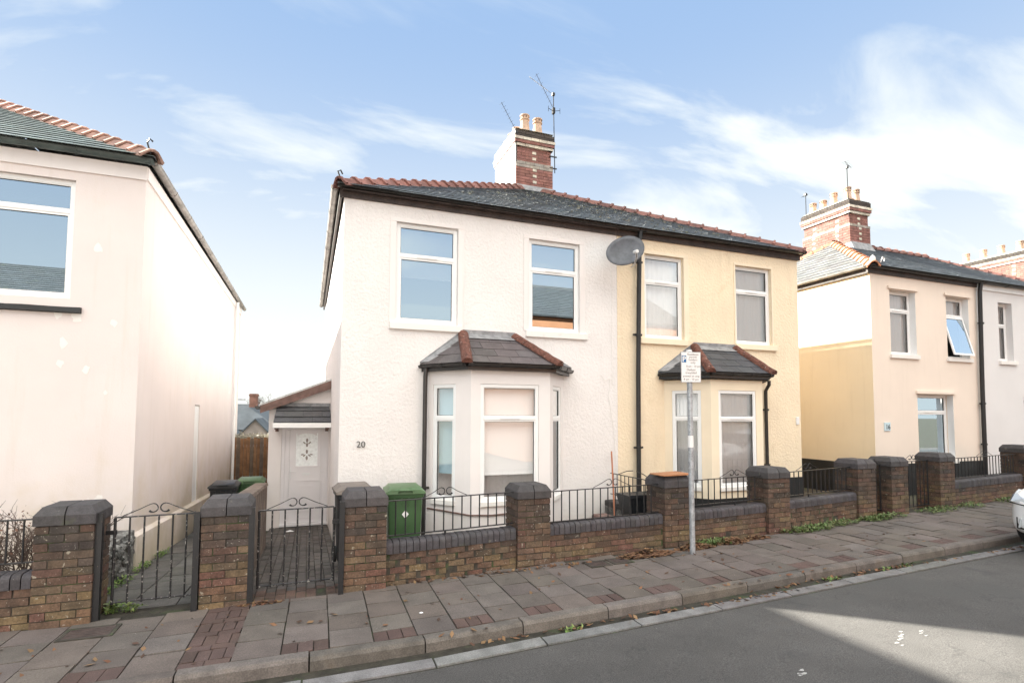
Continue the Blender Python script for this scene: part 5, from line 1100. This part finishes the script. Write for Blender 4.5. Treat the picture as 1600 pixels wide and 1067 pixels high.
# utility covers in the pavement
for (x, y, a, b, lb) in ((-1.72, 5.72, .34, .22, 'square iron cover sunk in the pavement in front of the left gate'), (3.45, 6.05, .24, .18, 'left of two small iron covers at the wall foot, near the heap of dead leaves'), (3.78, 6.07, .24, .18, 'right of two small iron covers at the wall foot, beside the heap of dead leaves')):
    t = thing('utility_cover', lb, 'cover', (x, y, zg(x))); mb = MB(); z = zg(x)+.004
    for (c, d, e, f) in ((x-a/2-.03, x+a/2+.03, y-b/2-.03, y-b/2), (x-a/2-.03, x+a/2+.03, y+b/2, y+b/2+.03), (x-a/2-.03, x-a/2, y-b/2, y+b/2), (x+a/2, x+a/2+.03, y-b/2, y+b/2)): mb.box(c, d, e, f, z-.02, z+.004)
    mb.build('frame', 'mortar', t); mb = MB(); mb.box(x-a/2+.003, x+a/2-.003, y-b/2+.003, y+b/2-.003, z-.02, z+.003)
    for k in range(5): mb.box(x-a/2+.02, x+a/2-.02, y-b/2+.02+k*b*.18, y-b/2+.03+k*b*.18, z+.003, z+.006)
    mb.build('lid', 'iron_cover', t)
# weeds and litter
def weeds(name, label, spots, n, cat='weeds', hgt=.09, cols=((.10, .17, .035), (.13, .20, .05), (.16, .20, .06)), size=.022, kind='stuff'):
    mb = MB()
    for (cx2, cy2, rx, ry, m_) in spots:
        for k in range(int(n*m_)):
            t = rnd.uniform(0, 6.283); r_ = math.sqrt(rnd.random()); x = cx2+rx*r_*math.cos(t); y = cy2+ry*r_*math.sin(t); z = zg(x) if y > yk(x) else zg(x)-.112
            if x < .4 and y > 6.45: z = zp(y)-.01
            h_ = rnd.uniform(.2, 1)*hgt*(1-.5*r_); aa = rnd.uniform(0, 6.283); s = size*rnd.uniform(.6, 1.5); tl = rnd.uniform(-.5, .9); c = jit(rnd.choice(cols), .3)
            dx_, dy_ = math.cos(aa), math.sin(aa); p = V((x, y, z+h_*.6)); d = V((dx_, dy_, tl)).normalized(); sd_ = V((-dy_, dx_, rnd.uniform(-.3, .3)))
            mb.face([p, p+d*s+sd_*s*.45, p+d*s*2.1, p+d*s-sd_*s*.45], c)
            if k % 4 == 0: mb.face([(x, y, z-.01), (x+.004, y, z-.01), p+V((.003, 0, 0)), p], c)
    o = mb.build(name, 'foliage'); tag(o, label, cat); o['kind'] = kind; return o
wy = lambda x: yw(x)-.05
weeds('weeds', 'green weeds growing along the foot of the brick walls', [(x, wy(x)-.04, .28, .10, 1) for x in (5.35, 5.6, 7.2, 7.45, 7.8, 8.15, 8.5, 9.15, 9.4)]+[(x, wy(x)-.06, .35, .16, 1.2) for x in (7.6, 9.3, 9.75, 10.9, 11.3, 12.2, 13.6)], 210, hgt=.15, cols=((.07, .12, .03), (.10, .15, .04), (.14, .15, .06)))
weeds('moss', 'small green plants between the paving of the left side path and its wall', [(-2.0, y, .07, .35, .6) for y in (6.9, 7.6, 8.5, 9.5)]+[(-1.55, 6.25, .1, .06, .5), (-1.72, 6.3, .06, .1, 1.), (-1.0, 6.3, .05, .1, .5), (-.9, 7.3, .05, .4, .5)], 160, 'moss', .12)
weeds('moss', 'green moss tufts in the gutter dirt beside the kerb', [(x, yk(x)-.07, .12, .03, .3) for x in (6.9, 7.3, 2.35, 5.9)], 120, 'moss', .03)
weeds('moss', 'tiny plant growing on top of the lone gate pier coping', [(-.66, 6.22, .07, .04, 1)], 1, 'moss')
lt = MB()
for (cx2, cy2, rx, ry, n) in ((4.25, 6.16, .45, .12, 900), (5.1, 6.22, .35, .10, 500), (5.75, 6.28, .4, .10, 500), (6.3, 6.34, .3, .08, 200), (9.9, 4.80, 1., .06, 80), (3.5, 4.62, 2.5, .05, 130), (6.5, 4.80, 2.5, .05, 130), (-.4, 6.0, .22, .05, 90), (2.2, 6.15, 1.5, .06, 120), (5, 5.6, 4, .6, 60), (0, 5.3, 2.5, .6, 50)):
    for k in range(n):
        t = rnd.uniform(0, 6.283); r_ = rnd.random()**.7; x = cx2+rx*r_*math.cos(t); y = cy2+ry*r_*math.sin(t); hh = .09*(1-r_)*min(1, n/400)
        z = (zg(x) if y > yk(x) else zg(x)-.108)+.006+rnd.random()*hh; s = rnd.uniform(.012, .03); aa = rnd.uniform(0, 6.283); c = jit(rnd.choice([(.12, .055, .03), (.16, .08, .04), (.08, .045, .03), (.20, .12, .06)]), .3)
        a_ = V((math.cos(aa), math.sin(aa), rnd.uniform(-.5, .5)))*s*1.4; b_ = V((-math.sin(aa), math.cos(aa), rnd.uniform(-.5, .5)))*s*.7; p = V((x, y, z))
        lt.face([p-a_, p-b_+a_*.2, p+a_, p+b_], c)
for k in range(26):
    x = 4.2+rnd.uniform(-.35, .4); y = 6.12+rnd.uniform(-.08, .1); aa = rnd.uniform(-.8, .8); lt.tube([(x, y, zg(x)+.02), (x+.09*math.cos(aa), y+.09*math.sin(aa), zg(x)+.05), (x+.18*math.cos(aa), y+.15*math.sin(aa), zg(x)+.03)], .003, 4, (.22, .12, .07))
o = lt.build('dead_leaves', 'leaf_litter'); tag(o, 'heaps of brown dead leaves along the wall foot and kerb', 'dead leaves'); o['kind'] = 'stuff'
# dead bush, upper left garden
db = MB()
def twig(mb_, p, d, L_, r_, dep):
    q = p+d*L_*.5+V((rnd.uniform(-.03, .03),)*3); e = p+d*L_; mb_.tube([p, q, e], [r_, r_*.8, r_*.55], 5)
    if dep > 0:
        for k in range(3):
            nd = (d+V((rnd.uniform(-.8, .8), rnd.uniform(-.8, .8), rnd.uniform(-.4, .6)))).normalized(); twig(mb_, p+d*L_*rnd.uniform(.4, 1), nd, L_*rnd.uniform(.5, .8), r_*.6, dep-1)
for k in range(34):
    twig(db, V((-2.95+rnd.uniform(-.75, .62), 6.75+rnd.uniform(-.2, .4), .0)), V((rnd.uniform(-.5, .5), rnd.uniform(-.3, .3), 1)).normalized(), .5, .010, 3)
o = db.build('dead_bush', 'twig'); tag(o, 'bare brown twiggy bush behind the railing at the left edge', 'bush')
lv = MB()
for k in range(420):
    x = -2.85+rnd.gauss(-.15, .34); y = 6.9+rnd.gauss(0, .18); z = .5+rnd.gauss(0, .22)
    if z < .02 or z > .95 or x > -2.28: continue
    s = rnd.uniform(.010, .022); a_ = V((rnd.uniform(-1, 1), rnd.uniform(-1, 1), rnd.uniform(-1, 1))).normalized()*s; b_ = a_.orthogonal().normalized()*s*.6; p = V((x, y, z)); lv.face([p-a_, p-b_, p+a_, p+b_], jit((.15, .085, .06), .35))
attach(lv.build('dry_leaves', 'leaf_litter'), o)
# little scraps of litter on the path
for (x, y, z, s, lb) in ((-.28, 11.2, -.36, .07, 'crumpled white scrap on the paved path before the front door'), (1.05, 5.2, .004, .022, 'tiny pale blue scrap of litter on the pavement slabs')):
    mb = MB(); m_ = 7; mb.mesh([(x, y, z+s*.5)]+[(x+math.cos(2*math.pi*k/m_)*s*rnd.uniform(.7, 1.3), y+math.sin(2*math.pi*k/m_)*s*rnd.uniform(.5, .9), z+rnd.uniform(0, s*.2)) for k in range(m_)], [(0, 1+k, 1+(k+1) % m_) for k in range(m_)]); tag(mb.build('litter', 'sign_white'), lb, 'litter')
# parked car (faces left, nose just inside the right edge)
car = thing('parked_car', 'white hatchback parked against the kerb at the right edge, only its front corner in view', 'car', (11.6, 3.95, zg(11)-.1))
CX0, CYc, CZ = 9.34, 3.97, zg(11)-.10; 
st_ = [  # x, half width, z bottom, z belt, z top, top half width
    (0.00, .58, .30, .62, .66, .50), (.06, .74, .22, .66, .74, .64), (.20, .84, .18, .70, .83, .72), (.45, .875, .18, .74, .90, .76), (.85, .885, .20, .80, .97, .76), (1.20, .885, .20, .86, 1.03, .74),
    (1.75, .885, .20, .90, 1.38, .62), (2.2, .885, .20, .92, 1.48, .60), (2.9, .885, .20, .93, 1.50, .59), (3.5, .88, .20, .95, 1.44, .57), (3.95, .85, .22, .97, 1.16, .62), (4.10, .78, .30, .92, 1.0, .62)]
P = []; n = 14
for (sx, hw, zb_, zm, zt_, tw) in st_:
    pts = [(-hw*.86, zb_), (-hw, zb_+.10), (-hw*1.0, zm-.12), (-hw*.985, zm), (-(tw+hw)/2*1.0, (zm+zt_)/2+.02), (-tw*.96, zt_-.015), (-tw*.55, zt_+.012), (tw*.55, zt_+.012), (tw*.96, zt_-.015), ((tw+hw)/2, (zm+zt_)/2+.02), (hw*.985, zm), (hw, zm-.12), (hw, zb_+.10), (hw*.86, zb_)]
    P += [(CX0+sx, CYc+a, CZ+b) for a, b in pts]
mb = MB(); m_ = len(st_); mb.mesh(P, [(i_*n+k, i_*n+(k+1) % n, (i_+1)*n+(k+1) % n, (i_+1)*n+k) for i_ in range(m_-1) for k in range(n)]+[tuple(range(n-1, -1, -1)), tuple(range((m_-1)*n, m_*n))])
cb_ = mb.build('body', 'car_paint', car, smooth=True); sb = cb_.modifiers.new('sub', 'SUBSURF'); sb.levels = 2; sb.render_levels = 2
for s in (-1, 1):
    mb = MB(); y = CYc+s*.60
    hp = [V((.035, .52, .66)), V((.10, .76, .68)), V((.36, .845, .77)), V((.46, .84, .82)), V((.22, .76, .79)), V((.08, .60, .74))]
    o3_ = [V((CX0-.022+p.x, CYc+s*(p.y+.012), CZ+p.z)) for p in hp]; o4_ = [q+V((.07, -s*.05, -.01)) for q in o3_]
    mb.mesh(o3_+o4_, [tuple(range(6)), tuple(range(11, 5, -1))]+[(k, (k+1) % 6, 6+(k+1) % 6, 6+k) for k in range(6)]); hl = mb.build('headlight', 'lamp_glass', car)
    mb = MB(); q = [v+V((-.004, s*.006, -.018)) for v in (o3_[0], o3_[1], o3_[2])]; mb.tube(q, .008, 6); mb.build('headlight_trim', 'car_dark', hl)
    mb = MB(); mb.mesh([(CX0+.02, CYc+s*.50, CZ+.30), (CX0+.055, CYc+s*.70, CZ+.31), (CX0+.05, CYc+s*.70, CZ+.47), (CX0+.012, CYc+s*.50, CZ+.45), (CX0+.10, CYc+s*.50, CZ+.30), (CX0+.14, CYc+s*.72, CZ+.31), (CX0+.14, CYc+s*.72, CZ+.47), (CX0+.10, CYc+s*.50, CZ+.45)], [(0, 1, 2, 3), (4, 5, 6, 7), (0, 1, 5, 4), (1, 2, 6, 5), (2, 3, 7, 6), (3, 0, 4, 7)])
    ft = mb.build('fog_light_recess', 'car_dark', car); mb = MB(); mb.tube([(CX0+.022, CYc+s*.655, CZ+.33), (CX0+.018, CYc+s*.635, CZ+.46)], .012, 6); mb.build('running_light', 'lamp_glass', ft)
mb = MB(); mb.cbox(CX0-.012, CX0+.08, CYc-.46, CYc+.46, CZ+.27, CZ+.44, .02); mb.build('lower_grille', 'car_dark', car); mb = MB(); mb.cbox(CX0-.006, CX0+.06, CYc-.42, CYc+.42, CZ+.56, CZ+.63, .012); mb.build('grille', 'car_dark', car)
for sx, sy in ((.72, -1), (.72, 1), (3.3, -1), (3.3, 1)):
    mb = MB(); c = V((CX0+sx, CYc+sy*.80, CZ+.31)); mb.lathe((0, 0, 0), [(.20, -.10), (.29, -.10), (.315, -.07), (.315, .07), (.29, .10), (.20, .10)], 26)
    mb.v = [(c.x+a, c.y+b_z, c.z+b) for a, b, b_z in mb.v]; wo = mb.build('wheel', 'tyre', car, smooth=True)
    mb = MB(); mb.cyl(c+V((0, sy*.06, 0)), c+V((0, sy*.095, 0)), .20, n=24)
    for k in range(5): t = 2*math.pi*k/5; mb.box(c.x-.02+math.cos(t)*.1, c.x+.02+math.cos(t)*.1, c.y+sy*.095-.01, c.y+sy*.095+.012, c.z+math.sin(t)*.1-.05, c.z+math.sin(t)*.1+.05)
    mb.build('rim', 'alloy', wo)
for s in (-1, 1):
    mb = MB(); y = CYc+s*.80
    for (a, b, c, d) in ((1.75, 1.0, 2.05, 1.36), (2.15, 1.0, 2.9, 1.38), (2.98, 1.0, 3.5, 1.34)): mb.mesh([(CX0+a, CYc+s*.865, CZ+b), (CX0+c+(.12 if a < 2 else 0), CYc+s*.865, CZ+b), (CX0+c+(.12 if a < 2 else 0), CYc+s*.70, CZ+d), (CX0+a+(.22 if a < 2 else 0), CYc+s*.70, CZ+d)], [(0, 1, 2, 3)])
    mb.build('side_window', 'car_dark', car)
    mb = MB(); mb.cbox(CX0+1.62, CX0+1.78, CYc+s*1.0-.1, CYc+s*1.0+.08, CZ+.98, CZ+1.11, .03); mb.build('wing_mirror', 'car_paint', car)
mb = MB(); mb.mesh([(CX0+1.15, CYc-.68, CZ+1.03), (CX0+1.15, CYc+.68, CZ+1.03), (CX0+1.72, CYc+.56, CZ+1.38), (CX0+1.72, CYc-.56, CZ+1.38)], [(0, 1, 2, 3)]); mb.build('windscreen', 'car_dark', car)

# ------------------------------------------------------------------ far background behind the fence
def far_house(label, x0, x1, y, zb_, ze, zr_, d, gable=None, chim=None, wallm='far_wall', roofm='far_roof', axis='x'):
    t = thing('distant_house', label, 'house', ((x0+x1)/2, y, zb_)); mb = MB(); mb.box(x0, x1, y, y+d, zb_, ze)
    ym = y+d/2; xm_ = (x0+x1)/2
    if axis == 'x':
        mb.mesh([(x0, y, ze), (x0, y+d, ze), (x0, ym, zr_)], [(0, 1, 2)]); mb.mesh([(x1, y, ze), (x1, y+d, ze), (x1, ym, zr_)], [(0, 1, 2)])
        rf = [(x0-.3, y-.3, ze-.1), (x1+.3, y-.3, ze-.1), (x1+.3, ym, zr_+.05), (x0-.3, ym, zr_+.05), (x0-.3, y+d+.3, ze-.1), (x1+.3, y+d+.3, ze-.1)]; rff = [(0, 1, 2, 3), (3, 2, 5, 4)]
    else:
        mb.mesh([(x0, y, ze), (x1, y, ze), (xm_, y, zr_)], [(0, 1, 2)])
        rf = [(x0-.3, y-.2, ze-.1), (x0-.3, y+d, ze-.1), (xm_, y+d, zr_+.06), (xm_, y-.2, zr_+.06), (x1+.3, y-.2, ze-.1), (x1+.3, y+d, ze-.1)]; rff = [(0, 1, 2, 3), (3, 2, 5, 4)]
    mb.build('wall', wallm, t); rb = MB(); rb.mesh(rf, rff); ro = rb.build('roof', roofm, t); sm = ro.modifiers.new('s', 'SOLIDIFY'); sm.thickness = .12
    if chim:
        cb2 = MB(); cx2, w2, z1 = chim; cb2.box(cx2-w2/2, cx2+w2/2, ym-.5, ym+.5, zr_-.6, z1); cb2.box(cx2-w2/2-.06, cx2+w2/2+.06, ym-.56, ym+.56, z1-.25, z1-.1); cb2.build('chimney', mat('far_brick', (.25, .13, .10), .9, var=(2., .3)), ro)
    for (wx0, wx1, wz0, wz1) in (gable or []):
        wb = MB(); wb.box(wx0, wx1, y-.04, y-.005, wz0, wz1); wb.build('window', 'upvc', t)
    return t
far_house('distant house with a wide blue grey slate roof and brick chimney beyond the fence', -11, -2.5, 60, -6, .3, 2.75, 7, chim=(-5.5, .8, 3.9), gable=[(-8, -7, -1, .1)])
far_house('distant gabled rear wing with grey wall, in front of the wide slate roof', -5.15, -3.2, 50, -6, .2, 1.35, 8, axis='y', gable=[(-5.0+.6, -4.2, -.9, -.2)])
far_house('distant low wing with a pale grey wall left of the gabled wing', -7.6, -5.6, 49, -6, -.1, .95, 5, axis='y', gable=[(-7.2, -6.9, -.9, -.4)])
lp_ = thing('street_lamp', 'slim grey street lamp standing beyond the fence, far behind the passage', 'street lamp', (-3.55, 30, -1.8))
mb = MB(); mb.tube([(-3.55, 30, -2.0), (-3.55, 30, 2.45)], [.07, .045], 10); mb.tube([(-3.55, 30, 2.40), (-3.5, 30, 2.52), (-3.3, 30, 2.56)], .03, 7); mb.build('column', 'galvanised', lp_, smooth=True); mb = MB(); mb.cbox(-3.35, -2.98, 29.9, 30.1, 2.52, 2.60, .02); mb.build('lantern', 'galvanised', lp_)
tr = MB()
def limb(mb_, p, d, L_, r_, dep):
    e = p+d*L_; mb_.tube([p, p+d*L_*.5+V((rnd.uniform(-.05, .05)*L_, 0, 0)), e], [r_, r_*.8, r_*.6], 5)
    if dep:
        for k in range(3): limb(mb_, p+d*L_*rnd.uniform(.5, 1), (d+V((rnd.uniform(-.7, .7), rnd.uniform(-.7, .7), rnd.uniform(-.1, .5)))).normalized(), L_*rnd.uniform(.55, .8), r_*.55, dep-1)
tt = thing('bare_tree', 'bare winter tree behind the distant chimney', 'tree', (-4.9, 68, -5)); mt2 = MB(); mt2.tube([(-4.9, 68, -6), (-4.9, 68, 1.5)], [.3, .2], 8); mt2.build('trunk', 'twig', tt)
for k in range(7): limb(tr, V((-4.9, 68, 1.3)), V((rnd.uniform(-.6, .6), rnd.uniform(-.4, .4), 1)).normalized(), 1.25, .05, 4)
tr.build('crown', 'twig', tt)
hv = MB()
for k in range(3000):
    x = rnd.uniform(-2.5, -.8); z = 1.06+abs(rnd.gauss(0, .08)); y = 18.6+rnd.uniform(-.15, .3); s = rnd.uniform(.012, .03); a_ = V((rnd.uniform(-1, 1), rnd.uniform(-1, 1), rnd.uniform(-1, 1))).normalized()*s; b_ = a_.orthogonal().normalized()*s*.6; p = V((x, y, z)); hv.face([p-a_, p-b_, p+a_, p+b_], jit((.34, .31, .24), .35))
hv.box(-2.5, -.8, 18.5, 18.9, -.5, 1.06, (.2, .19, .15)); o = hv.build('climbing_plant', 'foliage'); tag(o, 'pale dry creeper growing along the top of the wooden fence', 'climber')

# ------------------------------------------------------------------ houses across the street (seen as reflections, they bounce sunlight back)
def opposite(label, x0, x1, y, m, wins, ze=5.6, zr3=8.0):
    t = thing('terraced_house', label, 'house', ((x0+x1)/2, y, 0)); mb = MB(); wall(mb, (x1, y), (x0, y), -.1, ze); wall(mb, (x0, y), (x0, y-8), -.1, ze); wall(mb, (x1, y-8), (x1, y), -.1, ze); wall(mb, (x0, y-8), (x1, y-8), -.1, ze); mb.build('wall', m, t)
    slates([(x0, y-8.2, ze), (x1, y-8.2, ze), (x1, y-4, zr3), (x0, y-4, zr3)], 'roof', t, base=(.04, .043, .045), gauge=.4, width=.6); slates([(x1, y+.2, ze), (x0, y+.2, ze), (x0, y-4, zr3), (x1, y-4, zr3)], 'roof', t, base=(.04, .043, .045), gauge=.25, width=.35)
    gutter((x1, y+.03, ze+.06), (x0, y+.03, ze+.06), (0, 1, 0), t, r=.06)
    for (a, b, c, d) in wins:
        mb = MB(); mb.box(a, b, y+.005, y+.05, c, d); wo = mb.build('window', 'upvc', t); mb = MB(); mb.box(a+.07, b-.07, y+.051, y+.055, c+.07, d-.07); mb.build('pane', 'car_dark', wo)
    return t
opposite('orange brick house across the street, mirrored in the windows', 8.5, 18, -5.3, 'salmon_render', [(9.2, 10.4, .9, 2.5), (9.3, 10.2, 3.4, 4.8), (12, 13.2, .9, 2.5), (14.5, 15.6, 3.4, 4.8)], 6.3, 8.8)
opposite('white rendered house across the street, behind the camera', -14, 2.2, -6.8, 'smooth_white', [(-1.5, -.3, .9, 2.5), (-5, -3.8, .9, 2.5), (-1.4, -.4, 3.4, 4.8)])
